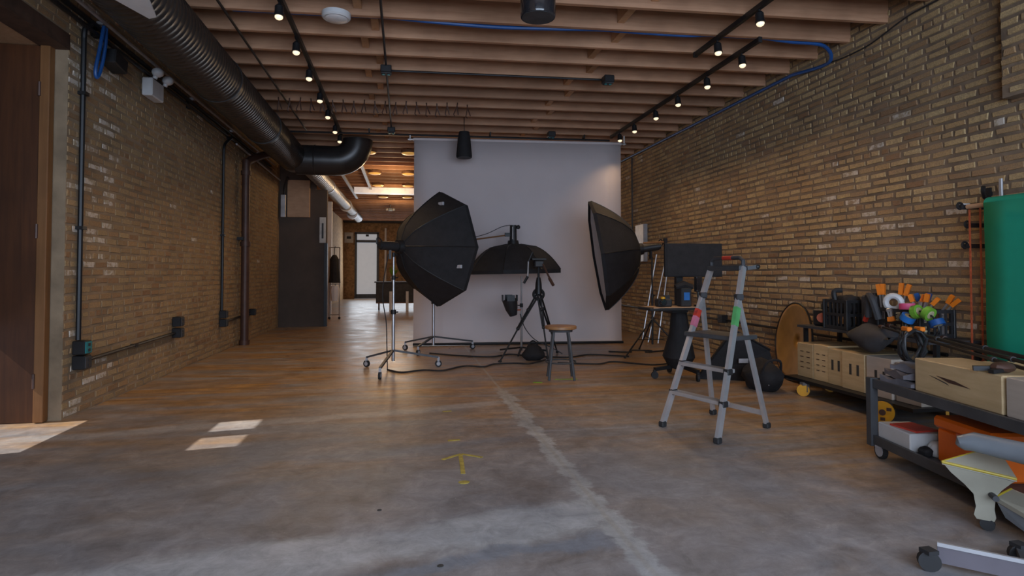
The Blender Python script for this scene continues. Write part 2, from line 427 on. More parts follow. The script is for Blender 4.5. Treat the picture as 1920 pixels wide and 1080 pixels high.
def brick_wall(wall, axis, plane, sgn, a0, a1, z0, z1, mats, seed, whiteprob, skip=None, maxind=300, hide=None, proud=1.0):
    """axis 'Y': wall in plane X=plane running along Y; axis 'X': plane Y=plane running along X. sgn: direction of the visible face"""
    rr = random.Random(seed)
    u = Vector((0, 1, 0)) if axis == 'Y' else Vector((1, 0, 0))
    n = Vector((sgn, 0, 0)) if axis == 'Y' else Vector((0, sgn, 0))
    course = 0.076; items = []
    nrow = int((z1 - z0) / course)
    for r in range(nrow):
        z = z0 + (r + 0.5) * course
        head = (r % 7 == 4); BL = 0.1 if head else 0.208
        pitch = BL + 0.019; a = a0 - (0.5 * pitch if r % 2 else 0) + rr.uniform(-0.03, 0.03)
        while a < a1:
            L = BL * rr.uniform(0.88, 1.06); lo, hi = max(a, a0), min(a + L, a1); a += L + 0.018
            if hi - lo < 0.045: continue
            c = (lo + hi) / 2
            p = Vector((plane, c, z)) if axis == 'Y' else Vector((c, plane, z))
            p.z += rr.uniform(-0.003, 0.003)
            if skip and skip(c, z): continue
            mi = 2 if rr.random() < whiteprob(c, z) else (1 if rr.random() < mats[3](c, z) else 0)
            items.append((p, hi - lo, 0.056 * rr.uniform(0.9, 1.06), proud * rr.choice((0.011, 0.008, 0.006, 0.012)), mi))
    def score(it):
        q = to_pix(it[0])
        if q is None or not (-20 < q[0] < 1940 and -20 < q[1] < 1100): return 0
        if hide and hide(q[0], q[1]): return 0
        v = it[0] - CAMP
        return it[1] * it[2] * abs(v.normalized().dot(n)) / v.length_squared
    order = sorted(range(len(items)), key=lambda i: -score(items[i]))
    ind = set(order[:maxind])
    wall_m = [MATS[k] for k in mats[:3]]
    protos = {}
    bm = bmesh.new()
    for i, it in enumerate(items):
        p, L, H, D, mi = it
        if i in ind:
            key = (round(L / 0.012), mi, i % 4)
            if key not in protos:
                b2 = bmesh.new(); brick_geom(b2, Vector((0, 0, 0)), u, n, L, H, D, rr, 0)
                bmesh.ops.recalc_face_normals(b2, faces=b2.faces)
                if sum((f.normal.dot(n) for f in b2.faces)) < 0: bmesh.ops.reverse_faces(b2, faces=b2.faces)
                me = bpy.data.meshes.new('brick'); b2.to_mesh(me); b2.free(); me.materials.append(wall_m[mi]); protos[key] = me
            o = bpy.data.objects.new('brick', protos[key]); COL.objects.link(o); o.parent = wall; o.location = p - Vector(wall.location)
        else: brick_geom(bm, p - Vector(wall.location), u, n, L, H, D, rr, mi)
    bmesh.ops.recalc_face_normals(bm, faces=bm.faces)
    me = bpy.data.meshes.new('brick_field'); bm.to_mesh(me); bm.free()
    for k in wall_m: me.materials.append(k)
    o = bpy.data.objects.new('brick_field', me); COL.objects.link(o); o.parent = wall; o['kind'] = 'stuff'

wall_r = struct(B().box((RX + 0.15, 13.4, HD / 2), (0.3, 33, HD)).make('wall_right', 'mortar', smooth=0))
def wp_r(y, z):
    q = 0.012
    if 1.45 < z < 1.8 and y < 6.5: q = 0.07
    if 1.66 < z < 1.76 and 4.3 < y < 6.3: q = 0.6
    if 1.15 < z < 1.35 and y < 9: q = 0.12
    if 0.3 < z < 0.9: q = 0.06
    return q
brick_wall(wall_r, 'Y', RX, -1, 3.0, 13.2, 0.0, HD - 0.02, ('brick_tan', 'brick_brown', 'brick_white_daub', lambda y, z: 0.12 if z > 1.8 else 0.3), 11, wp_r,
           hide=lambda x, y: (x > 1840 and y > 370) or (y > 610 and x > 1480))
# shallow pier beside the green roll
pier = struct(B().box((RX - 0.06, 2.35, (2.62 + HD) / 2), (0.12, 2.9, HD - 2.62)).make('trim_1', 'mortar', smooth=0), 'shallow brick pier on the right wall')
brick_wall(pier, 'Y', RX - 0.12, -1, 2.2, 3.8, 2.63, HD - 0.02, ('brick_tan', 'brick_brown', 'brick_white_daub', lambda y, z: 0.15), 5, lambda y, z: 0.02, maxind=40)

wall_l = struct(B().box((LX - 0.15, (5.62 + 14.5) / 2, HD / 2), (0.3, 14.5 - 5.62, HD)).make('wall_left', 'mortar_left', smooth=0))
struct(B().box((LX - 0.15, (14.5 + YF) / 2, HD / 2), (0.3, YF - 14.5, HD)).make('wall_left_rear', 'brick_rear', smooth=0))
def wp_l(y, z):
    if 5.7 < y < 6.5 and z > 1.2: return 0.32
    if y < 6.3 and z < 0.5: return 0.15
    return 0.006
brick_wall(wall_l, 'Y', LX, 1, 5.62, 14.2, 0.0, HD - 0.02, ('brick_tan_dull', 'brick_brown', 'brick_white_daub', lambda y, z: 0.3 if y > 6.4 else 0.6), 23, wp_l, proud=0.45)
# the wall over and before the side entrance
wl2 = struct(B().box((LX - 0.15, 4.6, (3.3 + HD) / 2), (0.3, 2.04, HD - 3.3)).make('wall_left_lintel', 'mortar_left', smooth=0))
brick_wall(wl2, 'Y', LX, 1, 3.6, 5.62, 3.31, HD - 0.02, ('brick_tan', 'brick_brown', 'brick_white_daub', lambda y, z: 0.6), 29, lambda y, z: 0.03, maxind=60, proud=0.45)
struct(B().box((LX - 0.15, (YB + 3.58) / 2, HD / 2), (0.3, 3.58 - YB, HD)).make('wall_left_front', 'brick_far', smooth=0))
lt = B().box((LX - 0.02, 4.6, 3.24), (0.06, 2.04, 0.13)).box((LX - 0.09, 4.6, 3.178), (0.2, 2.04, 0.014))
struct(lt.make('trim_2', 'lintel_steel', smooth=0), 'rusted steel lintel over the side entrance')
struct(B().box((LX - 0.40, 4.6, 3.2), (0.42, 2.04, 0.04)).make('trim_3', 'block_wood', smooth=0), 'wooden soffit board over the side entrance')
# side entrance recess: brown door leaf folded against its far jamb
d1 = struct(B().box((-3.31, 5.59, 1.59), (0.6, 0.05, 3.17)).make('door_1', 'door_wood', smooth=0), 'red brown wooden door leaf in the side entrance')
B().box((-2.985, 5.575, 1.59), (0.075, 0.08, 3.17), None, 0.006).make('trim_strip', 'trim_wood', d1, smooth=0)
for z in (0.35, 1.6, 2.8): B().cyl((-3.02, 5.535, z - 0.06), (-3.02, 5.535, z + 0.06), 0.012, seg=8).make('hinge', 'pipe_brown', d1)
struct(B().box((-3.6, 5.8, HD / 2), (0.7, 0.2, HD)).make('wall_entrance_far', 'brick_far', smooth=0))
struct(B().box((-3.6, 3.5, HD / 2), (0.7, 0.16, HD)).make('wall_entrance_near', 'brick_far', smooth=0))
struct(B().box((-3.5, 4.6, 3.5), (0.9, 2.3, 0.5)).make('ceiling_entrance', 'deck_wood', smooth=0))
# roll-up shutter, partly raised, with two lights beside it (outside the frame: they shape the sunlight)
sh = B()
W = B()
gx = -3.45
def wallrect(y0, y1, z0, z1): W.box((gx, (y0 + y1) / 2, (z0 + z1) / 2), (0.06, y1 - y0, z1 - z0))
wallrect(4.72, 5.75, 0.80, 3.3)
wallrect(3.5, 4.72, 0, 1.70); wallrect(3.5, 4.72, 2.10, 3.3)
wallrect(3.5, 4.22, 1.70, 2.10); wallrect(4.53, 4.72 - 0.16 + 0.0, 1.70, 2.10)
W.bm.free(); W = B()
PX = [(4.22, 4.54), (4.71, 5.02)]
wallrect(3.5, 4.55, 0, 1.80); wallrect(4.55, 5.75, 0.80, 1.80); wallrect(3.5, 5.75, 2.16, 3.3)
wallrect(3.5, PX[0][0], 1.80, 2.16); wallrect(PX[0][1], PX[1][0], 1.80, 2.16); wallrect(PX[1][1], 5.75, 1.80, 2.16)
struct(W.make('door_2', 'cart_steel', smooth=0), 'half raised steel shutter with two small window openings')
sh.bm.free()

# front wall behind the photographer: a wide window bay
fw = B().box((-2.85, YB, HD / 2), (1.0, 0.2, HD)).box((4.7, YB, HD / 2), (1.0, 0.2, HD)).box((0.95, YB, 3.85), (7.0, 0.2, 0.4)).box((0.95, YB, 0.2), (7.0, 0.2, 0.4))
struct(fw.make('wall_front', 'brick_far', smooth=0))
# far wall with the glazed street door and shop window
fwall = B()
def fr(x0, x1, z0, z1, b=None, y=YF, t=0.2): (b or fwall).box(((x0 + x1) / 2, y, (z0 + z1) / 2), (x1 - x0, t, z1 - z0))
fr(LX - 0.3, -2.34, 0, HD); fr(-1.2, 0.7, 0, HD); fr(-2.34, -1.2, 3.2, HD); fr(0.7, 4.4, 3.2, HD); fr(0.7, 4.4, 0, 0.75); fr(4.4, RX + 0.3, 0, HD)
struct(fwall.make('wall_back', 'brick_far', smooth=0))
struct(B().box((0.9, YF - 0.35, 3.86), (7.6, 0.5, 0.34)).make('trim_4', 'charcoal', smooth=0), 'dark soffit along the far wall')
d3 = struct(B().box((-2.29, YF - 0.1, 1.6), (0.1, 0.1, 3.2)).box((-1.25, YF - 0.1, 1.6), (0.1, 0.1, 3.2)).box((-1.77, YF - 0.1, 2.8), (1.0, 0.1, 0.12)).box((-1.77, YF - 0.1, 3.2), (1.14, 0.1, 0.1)).box((-1.77, YF - 0.1, 0.13), (1.0, 0.1, 0.2)).make('door_3', 'steel_blue_frame', smooth=0), 'glazed street door with transom in the far wall')
B().box((-1.77, YF - 0.06, 1.48), (0.94, 0.02, 2.5)).make('pane', 'frost_glass', d3, smooth=0)
B().box((-1.77, YF - 0.06, 3.0), (0.94, 0.02, 0.3)).make('transom_pane', 'frost_glass', d3, smooth=0)
B().box((-1.75, YF - 0.16, 3.08), (0.14, 0.06, 0.1)).make('door_closer', 'black_metal', d3, smooth=0)
B().box((-1.77, YF - 0.3, 0.02), (1.1, 0.5, 0.03)).make('sill', 'steel', d3, smooth=0)
w3 = struct(B().box((0.72, YF - 0.1, 2.0), (0.08, 0.1, 2.5)).box((2.55, YF - 0.1, 2.0), (0.08, 0.1, 2.5)).box((4.38, YF - 0.1, 2.0), (0.08, 0.1, 2.5)).box((2.55, YF - 0.1, 0.78), (3.8, 0.14, 0.1)).make('window_1', 'steel_blue_frame', smooth=0), 'shop window in the far wall')
for x in (1.63, 3.47): B().box((x, YF - 0.05, 2.0), (1.78, 0.02, 2.4)).make('pane', 'window_day', w3, smooth=0)
solo('paper_notice', B().box((-2.62, YF - 0.12, 2.97), (0.42, 0.02, 0.5)), 'pale_sign', 'square pale notice on far wall beside the street door', 'notice')
b = B().box((-2.62, YF - 0.135, 2.97), (0.2, 0.01, 0.12)); o = b.make('printed_mark', 'ink', None, smooth=0); o.parent = bpy.data.objects['paper_notice']; o.location = -bpy.data.objects['paper_notice'].location
solo('white_downpipe', B().cyl((-0.88, YF - 0.15, 0.8), (-0.88, YF - 0.15, 3.45), 0.05, seg=10), 'white_paint', 'thin white pipe beside the street door', 'pipe')
# ------------------------------------------------------------------ ceiling services
def conduit(name, pts, r, m, label, cat='pipe', group=None, clips=(), seg=8):
    t = thing(name, label, cat, pts[0], 0, group)
    B().tube(pts, r, seg).make('run', m, t, True)
    for c in clips:
        B().box(c, (r * 3.2, r * 3.2, 0.03) , None).make('clip', m, t, True, smooth=0)
    return t
LAMPS = []
def track(x, y0, y1, label):
    t = thing('lighting_track', label, 'track', (x, y0, HC - 0.04))
    B().box((x, (y0 + y1) / 2, HC - 0.026), (0.036, y1 - y0, 0.05)).make('rail', 'black_metal', t, True, smooth=0)
    for y in (y0, y1): B().box((x, y, HC - 0.026), (0.044, 0.03, 0.058)).make('end_cap', 'black_plastic', t, True, smooth=0)
track(-1.10, 3.8, 10.72, 'long black lighting track hung beside the black duct')
track(3.24, 3.6, 6.10, 'short black lighting track ending halfway along the ceiling')
track(3.70, 5.58, 10.1, 'black lighting track running above the brick wall with six lamps')
def lamp_proto(label, group, tilt):
    t = thing('track_lamp', label, 'lamp', (0, 0, 0), 0, group)
    B().box((0, 0, 0.075), (0.03, 0.06, 0.03)).cyl((0, 0, 0.07), (0, 0, 0.0), 0.01, seg=6).make('adapter', 'black_metal', t, smooth=0)
    d = Vector((math.sin(tilt), -0.12, -math.cos(tilt))).normalized(); a = Vector((0, 0, 0.03))
    cn = B().rings([a, a + d * 0.02, a + d * 0.085, a + d * 0.115], [0.022, 0.038, 0.04, 0.046], 14).make('can', 'black_metal', t)
    B().sphere(a + d * 0.118, 0.037, (1, 1, 0.75), 12).make('bulb', 'bulb_warm', cn)
    return t, a + d * 0.16, d
def lamps(x, ys, label, group, tilt, power):
    p, off, d = lamp_proto(label, group, tilt)
    for i, y in enumerate(ys):
        loc = Vector((x, y, HC - 0.10))
        if i == 0: p.location = loc
        else: dup(p, loc)
        l = add_light('track_lamp_beam', 'SPOT', loc + off, power, (1.0, 0.66, 0.36), spot_size=2.2, spot_blend=0.8, shadow_soft_size=0.04); aim(l, d)
LP = 29
lamps(-1.12, [5.55, 6.42, 7.27, 8.19, 9.03, 9.96, 10.67], 'black can lamp on the lighting track beside the duct', 'lamps on the track by the duct', 0.0, LP)
lamps(3.24, [4.89, 5.63], 'black can lamp on the short lighting track', 'lamps on the short track', 0.02, LP * 0.85)
lamps(3.70, [5.92, 6.69, 7.48, 8.2, 9.03, 9.69], 'black can lamp on the track above the brick wall', 'lamps on the track by the brick wall', 0.02, LP * 0.7)

conduit('ceiling_conduit', [(-1.68, 3.4, 3.735), (-1.68, 10.7, 3.735)], 0.013, 'black_metal', 'thin black conduit along joists between duct and lamp track', 'conduit')
conduit('ceiling_conduit', [(-0.22, 3.4, 3.735), (-0.22, 10.42, 3.735)], 0.013, 'black_metal', 'thin black conduit down the middle of the ceiling joists', 'conduit')
conduit('ceiling_conduit', [(-0.22, 7.30, 3.735), (2.53, 7.15, 3.735)], 0.013, 'black_metal', 'black conduit joining two ceiling junction boxes above open floor', 'conduit')
t = conduit('ceiling_conduit', [(-2.2, 10.55, 3.68), (3.7, 10.2, 3.68)], 0.018, 'black_metal', 'black conduit across the ceiling just before the paper backdrop', 'conduit')
for x in (-2.0, -0.6, 1.5, 3.2): B().box((x, 10.55 - 0.0593 * (x + 2.2) - 0.05, 3.715), (0.02, 0.13, 0.07)).make('strap', 'black_metal', t, True, smooth=0)
def jbox(x, y, label):
    t = thing('junction_box', label, 'junction box', (x, y, 3.64))
    B().box((x, y, 3.695), (0.13, 0.13, 0.09), None, 0.008).make('box', 'black_metal', t, True, smooth=0)
    cv = B().box((x, y, 3.645), (0.11, 0.11, 0.012), None, 0.003).make('cover', 'charcoal', t, True, smooth=0)
    for s in (-1, 1): B().cyl((x + s * 0.03, y, 3.645), (x + s * 0.03, y, 3.632), 0.018, seg=10).make('socket', 'teal_plastic', cv, True)
jbox(-0.22, 7.16, 'black ceiling outlet box where two conduits cross')
jbox(2.53, 7.02, 'black ceiling outlet box at the end of a conduit')
jbox(-0.22, 10.2, 'black ceiling outlet box beside the hanging speaker conduit')
jbox(2.55, 10.0, 'black ceiling outlet box above the paper backdrop')

t = thing('ceiling_speaker', 'white round ceiling disc on the joists beside the lamp track', 'ceiling fixture', (-0.65, 5.8, 3.66))
B().rings([(-0.65, 5.8, 3.75), (-0.65, 5.8, 3.71), (-0.65, 5.8, 3.695)], [0.135, 0.135, 0.12], 28).make('housing', 'white_plastic', t, True)
B().rings([(-0.65, 5.8, 3.695), (-0.65, 5.8, 3.687), (-0.65, 5.8, 3.68)], [0.105, 0.09, 0.04], 28).make('dome', 'white_paint', t, True)
t = thing('pendant_speaker', 'glossy black drum hanging under the joists in the foreground', 'pendant', (1.05, 4.54, 3.3))
B().rings([(1.05, 4.54, 3.3), (1.05, 4.54, 3.31), (1.05, 4.54, 3.72), (1.05, 4.54, 3.73)], [0.138, 0.142, 0.142, 0.13], 36).make('drum', 'black_gloss', t, True)
B().cyl((1.05, 4.54, 3.297), (1.05, 4.54, 3.305), 0.128, seg=32).make('grille', 'charcoal', t, True)
B().cyl((1.05, 4.54, 3.73), (1.05, 4.54, 4.0), 0.03, seg=12).make('stem', 'black_metal', t, True)
t = thing('hanging_speaker', 'tapered black speaker hanging before the paper backdrop', 'speaker', (0.98, 9.7, 3.17))
B().rings([(0.98, 9.7, 3.17), (0.98, 9.7, 3.2), (0.98, 9.7, 3.5), (0.98, 9.7, 3.6)], [0.128, 0.132, 0.105, 0.085], 24).make('cabinet', 'black_cloth', t, True)
B().cyl((0.98, 9.7, 3.163), (0.98, 9.7, 3.175), 0.115, seg=24).make('grille', 'charcoal', t, True)
B().cyl((0.98, 9.7, 3.6), (0.98, 9.7, 4.03), 0.006, seg=6).make('hanger', 'black_metal', t, True)

# blue tubing along a joist and down the top of the brick wall
jt = lambda x, z: (x, joist_y(JY[5], x) + 0.06, HC + z)
pts = bez([jt(-1.62, 0.024), jt(-1.2, 0.024), jt(-1.0, 0.024), jt(-0.3, 0.028), jt(-0.12, 0.026), jt(0.35, 0.005), jt(0.9, -0.012), jt(1.4, 0.0), jt(2.0, 0.02), jt(2.5, 0.012), jt(2.9, 0.008), jt(3.16, 0.025), jt(3.32, 0.025), jt(3.62, 0.026), jt(3.78, 0.026), jt(4.1, 0.0), (4.5, 5.62, 3.73), (4.66, 5.75, 3.60), (4.68, 6.4, 3.68)], 5) + [Vector((4.68, 12.4, 3.70))]
solo('blue_tubing', B().tube(pts, 0.020, 8), 'blue_tube', 'long blue tubing along a joist and the top of the brick wall', 'tubing')
solo('wall_cable', B().tube(bez([(4.70, 4.28, 3.98), (4.70, 4.285, 3.82), (4.70, 4.36, 3.71), (4.70, 4.75, 3.69), (4.70, 5.2, 3.60), (4.70, 5.55, 3.595), (4.685, 5.74, 3.605)], 6), 0.008, 6), 'black_plastic', 'thin black cable looping along the top of the brick wall', 'cable')
# row of wire hooks on a joist
hp = None
for i in range(19):
    x = -1.79 + i * (2.72 / 18); y = joist_y(JY[11], x) - 0.034
    if hp is None:
        hp = B().cyl((0, 0, 0.03), (0, 0, -0.02), 0.009, seg=6).cyl((0, 0, -0.02), (-0.035, 0, -0.15), 0.009, seg=6).cyl((0, 0, -0.02), (0.035, 0, -0.15), 0.009, seg=6).cyl((-0.035, 0, -0.15), (-0.015, 0, -0.175), 0.008, seg=6).make('wire_hook', 'pipe_brown')
        tag(hp, 'dark forked wire hook in a row on one joist', 'hook', 'wire hooks along a joist'); o = hp
    else: o = hp.copy(); COL.objects.link(o)
    o.location = (x, y, HC + 0.01 + R.uniform(-0.015, 0.015)); o.rotation_euler = (0, R.uniform(-0.15, 0.15), R.uniform(-0.5, 0.5))

# ------------------------------------------------------------------ ducts
t = thing('spiral_duct', 'large black spiral duct running along the ceiling over the left wall', 'duct', (-2.03, 3.2, 3.13))
ys, rs, y = [], [], 3.0
while y < 11.2:
    for dy, dr in ((0, 0), (0.05, 0), (0.058, 0.007), (0.068, 0.007)): ys.append(y + dy); rs.append(0.258 + dr * 0.6)
    y += 0.076
B().rings([(-2.03, a, 3.39) for a in ys], rs, 36).make('barrel', 'duct_black', t, True, smooth=50)
for y in (6.9, 9.0): B().rings([(-2.03, y - 0.03, 3.39), (-2.03, y + 0.03, 3.39)], 0.27, 36).make('coupling', 'duct_black', t, True)
B().rings([(-2.03, 11.2, 3.39), (-2.02, 11.5, 3.38), (-1.95, 11.85, 3.36)], [0.262, 0.25, 0.17], 32).make('reducer', 'duct_black', t, True)
el = [(-1.95, 11.3, 3.34)] + [(-1.6, 11.3, 3.34), (-1.3, 11.3, 3.34)] + [(-1.25 + 0.39 * math.sin(a), 11.3, 3.34 + 0.39 * (1 - math.cos(a))) for a in [PI / 2 * k / 8 for k in range(1, 9)]] + [(-0.86, 11.3, 3.742)]
B().rings(el, 0.275, 30).make('branch_elbow', 'duct_black', t, True, smooth=60)
B().ring((-1.62, 11.3, 3.34), (1, 0, 0), 0.275, 0.012, 30, 6).make('elbow_collar', 'duct_black', t, True)
t = thing('spiral_duct', 'thinner silver spiral duct leading on towards the street door', 'duct', (-1.86, 11.7, 3.2))
ys, rs, y = [], [], 11.75
while y < 25.0:
    for dy, dr in ((0, 0), (0.13, 0), (0.14, 0.006), (0.16, 0.006)): ys.append(y + dy); rs.append(0.165 + dr)
    y += 0.17
B().rings([(-1.86, a, 3.36 + (a - 11.7) * 0.012) for a in ys], rs, 24).make('barrel', 'duct_silver', t, True, smooth=50)
B().rings([(-1.86, 19.6, 3.45), (-1.86, 19.75, 3.45)], 0.20, 24).make('flange', 'white_paint', t, True)
for y in (15.0, 22.0): B().rings([(-1.86, y, 3.40), (-1.86, y + 0.08, 3.40)], 0.185, 24).make('coupling', 'steel', t, True)
solo('duct_plate', B().prism([(-1.97, 4.25, 3.10), (-1.70, 4.25, 3.12), (-1.78, 4.62, 3.11), (-1.84, 4.66, 3.11)], (0, 0.0, 0.014)), 'white_paint', 'pointed white sheet plate under the black duct', 'plate')

# ------------------------------------------------------------------ left wall services
WX = LX + 0.03
def vconduit(y, z0, z1, clips, label):
    return conduit('wall_conduit', [(WX, y, z0), (WX, y, z1)], 0.022, 'black_metal', label, 'conduit', None, [(WX, y, c) for c in clips])
t = vconduit(5.80, 0.66, 3.35, (1.65, 2.85), 'black vertical conduit dropping beside the side entrance to two outlet boxes')
B().tube(bez([(WX, 5.80, 3.35), (WX + 0.01, 5.80, 3.44), (WX + 0.03, 5.86, 3.50)], 5), 0.022, 8).make('bend', 'black_metal', t, True)
def wbox(y, z, label, face='charcoal', wx=WX, sgn=1, h=0.12):
    t = thing('outlet_box', label, 'outlet box', (wx, y, z - h / 2))
    B().box((wx + sgn * 0.03, y, z), (0.10, 0.12, h), None, 0.006).make('box', 'black_metal', t, True, smooth=0)
    cv = B().box((wx + sgn * 0.083, y, z), (0.008, 0.10, h - 0.02)).make('cover', face, t, True, smooth=0)
    for dz in (-0.024, 0.024): B().box((wx + sgn * 0.089, y, z + dz), (0.006, 0.032, 0.026)).make('socket', 'black_plastic', cv, True, smooth=0)
wbox(5.80, 0.595, 'black outlet box with a teal cover under the entrance conduit', 'teal_plastic')
wbox(5.80, 0.465, 'lower black outlet box where the low wall conduit begins')
conduit('wall_conduit', [(WX + 0.01, 5.86, 0.465), (WX + 0.01, 8.0, 0.50)], 0.018, 'black_metal', 'black horizontal conduit low on the left brick wall', 'conduit', None, [(WX, 6.9, 0.48)])
wbox(8.05, 0.64, 'upper box of the black outlet pair midway along the left wall')
wbox(8.05, 0.50, 'lower box of the black outlet pair midway along the left wall')
t = vconduit(9.95, 0.62, 3.15, (1.85,), 'thin black conduit before the brown standpipe')
B().tube(bez([(WX, 9.95, 3.15), (WX + 0.01, 9.97, 3.3), (WX + 0.06, 10.15, 3.45)], 5), 0.022, 8).make('bend', 'black_metal', t, True)
wbox(9.95, 0.60, 'upper black outlet box under the conduit by the standpipe')
wbox(9.95, 0.465, 'lower black outlet box under the conduit by the standpipe')
conduit('wall_conduit', [(WX, 10.0, 0.47), (WX, 11.7, 0.50)], 0.016, 'black_metal', 'short black conduit passing behind the brown standpipe', 'conduit')
wbox(11.75, 0.52, 'single black outlet box beyond the brown standpipe')
t = thing('standpipe', 'brown iron standpipe rising up the left brick wall', 'pipe', (LX + 0.12, 10.95, 0))
B().tube(bez([(LX + 0.12, 10.95, 0), (LX + 0.12, 10.95, 1.6), (LX + 0.12, 10.95, 3.05), (LX + 0.14, 11.0, 3.22), (LX + 0.3, 11.4, 3.42), (LX + 0.4, 11.7, 3.5)], 6), 0.068, 14).make('barrel', 'pipe_brown', t, True)
for z in (0.03, 1.75, 3.0): B().cyl((LX + 0.12, 10.95, z - 0.03), (LX + 0.12, 10.95, z + 0.05), 0.085, seg=14).make('coupling', 'pipe_brown', t, True)
B().box((LX + 0.05, 10.95, 1.85), (0.12, 0.2, 0.05)).make('bracket', 'black_metal', t, True, smooth=0)
# bundles along the top of the wall
for k, (dx, z, r, m, lab) in enumerate([(0.05, 3.53, 0.024, 'black_metal', 'upper black conduit along the top of the left wall'), (0.06, 3.45, 0.02, 'black_metal', 'lower black conduit along the top of the left wall'), (0.12, 3.565, 0.017, 'conduit_steel', 'slim bare steel conduit under the black duct')]):
    conduit('wall_conduit', [(LX + dx, 4.0, z), (LX + dx, 13.2, z)], r, m, lab, 'conduit', None, [(LX + dx * 0.6, y, z) for y in (6.0, 8.4, 10.2, 12.0)])
conduit('wall_conduit', [(LX + 0.10, 10.4, 3.40), (LX + 0.10, 13.9, 3.34)], 0.018, 'conduit_steel', 'bare steel conduit passing behind the standpipe elbow', 'conduit')
solo('cable_coil', B().tube(bez([(WX + 0.076, 6.02, 3.536), (WX + 0.076, 6.01, 3.36), (WX + 0.06, 5.98, 3.15), (WX + 0.05, 5.93, 3.04), (WX + 0.05, 5.90, 3.1), (WX + 0.066, 5.93, 3.3), (WX + 0.076, 5.98, 3.536)], 8), 0.016, 8), 'blue_tube', 'loop of blue cable hanging from the wall top conduits', 'cable')
t = thing('wall_speaker', 'small black box mounted high by the blue cable loop', 'wall speaker', (WX, 6.22, 3.22))
B().box((WX + 0.05, 6.24, 3.3), (0.14, 0.26, 0.14), Rx(-0.15), 0.01).make('box', 'black_plastic', t, True, smooth=0)
B().tube(bez([(WX + 0.05, 6.30, 3.36), (WX + 0.05, 6.33, 3.40), (WX + 0.035, 6.38, 3.44)], 5), 0.01, 6).make('cord', 'black_plastic', t, True)
t = thing('emergency_light', 'white twin head emergency light high on the left wall', 'emergency light', (WX, 7.15, 3.22))
B().box((WX + 0.045, 7.15, 3.30), (0.11, 0.32, 0.20), None, 0.012).make('case', 'white_plastic', t, True, smooth=0)
for y in (7.05, 7.33):
    B().sphere((WX + 0.13, y, 3.47), 0.062, (1, 1, 0.85)).cyl((WX + 0.1, y, 3.40), (WX + 0.12, y, 3.46), 0.025, seg=8).make('lamp_head', 'white_plastic', t, True)
# ------------------------------------------------------------------ partition, board and store beyond
part = struct(B().box(((LX - 1.78) / 2, 14.42, 1.605), (LX * -1 - 1.78, 0.14, 3.21)).box(((LX - 2.04) / 2, 14.42, 3.39), (LX * -1 - 2.04, 0.14, 0.36)).box(((LX - 1.78) / 2, 14.42, (3.57 + HD) / 2), (LX * -1 - 1.78, 0.14, HD - 3.57)).make('wall_partition', 'partition_brown', smooth=0))
struct(B().box((-1.80, 14.36, 0.978), (0.07, 0.10, 1.956)).make('trim_5', 'black_metal', smooth=0), 'black jamb at the end of the dark partition')
solo('plywood_board', B().box((-2.41, 14.30, 2.98), (0.50, 0.08, 0.86), None, 0.006), 'plywood', 'bare plywood panel fixed high on the dark partition', 'panel', smooth=0)
t = thing('conduit_box', 'narrow grey conduit box high in the partition corner', 'conduit box', (-2.74, 14.27, 2.54))
B().box((-2.74, 14.27, 2.80), (0.11, 0.12, 0.52), None, 0.008).make('box', 'conduit_steel', t, True, smooth=0)
B().tube(bez([(-2.72, 14.25, 3.05), (-2.70, 14.2, 3.25), (-2.62, 14.1, 3.45)], 5), 0.026, 8).make('flex', 'black_plastic', t, True)
t = thing('poster', 'pale upright notice at the edge of the dark partition', 'poster', (-1.88, 14.33, 1.96))
B().box((-1.875, 14.335, 2.26), (0.14, 0.02, 0.60)).make('sheet', 'pale_sign', t, True, smooth=0)
B().box((-1.875, 14.322, 2.24), (0.04, 0.006, 0.36)).make('printing', 'ink', t, True, smooth=0)
struct(B().box((-2.06, 17.0, 1.62), (0.17, 0.14, 3.24)).make('trim_6', 'white_paint', smooth=0), 'white post beyond the partition')
t = thing('coat_rack', 'silver rack hung with a black coat beyond the partition', 'rack', (-1.84, 16.6, 0))
for x in (-1.98, -1.72):
    B().cyl((x, 16.6, 0.06), (x, 16.6, 1.95), 0.016, seg=8).make('upright', 'steel', t, True)
    B().sphere((x, 16.6, 0.03), 0.035, seg=8).make('caster', 'rubber', t, True)
B().cyl((-2.0, 16.6, 1.95), (-1.70, 16.6, 1.95), 0.014, seg=8).cyl((-2.0, 16.6, 0.95), (-1.70, 16.6, 0.95), 0.012, seg=8).cyl((-2.0, 16.6, 0.12), (-1.70, 16.6, 0.12), 0.012, seg=8).make('crossbar', 'steel', t, True)
solo('black_coat', B().rings([(-1.84, 16.44, 1.74), (-1.84, 16.44, 1.62), (-1.83, 16.43, 1.2), (-1.83, 16.42, 0.99)], [0.05, 0.12, 0.135, 0.155], 10).tube(bez([(-1.84, 16.44, 1.70), (-1.84, 16.46, 1.86), (-1.84, 16.55, 1.965), (-1.84, 16.62, 1.96)], 4), 0.008, 6), 'black_cloth', 'black coat hanging on the silver rack', 'coat')
solo('white_bag', B().rings([(-1.82, 16.44, 0.90), (-1.82, 16.44, 0.78), (-1.82, 16.44, 0.5)], [0.10, 0.13, 0.09], 8).tube(bez([(-1.82, 16.46, 0.88), (-1.82, 16.54, 0.955), (-1.82, 16.61, 0.962)], 4), 0.008, 6), 'softbox_white', 'pale bag at the foot of the black coat', 'bag')
t = thing('counter', 'dark grey reception counter before the far windows', 'counter', (-0.1, 20.2, 0))
B().box((-0.1, 20.2, 0.60), (1.6, 0.6, 0.66), None, 0.01).make('body', 'charcoal', t, True, smooth=0)
B().box((-0.1, 20.2, 0.95), (1.7, 0.68, 0.04)).make('top', 'cart_steel', t, True, smooth=0)
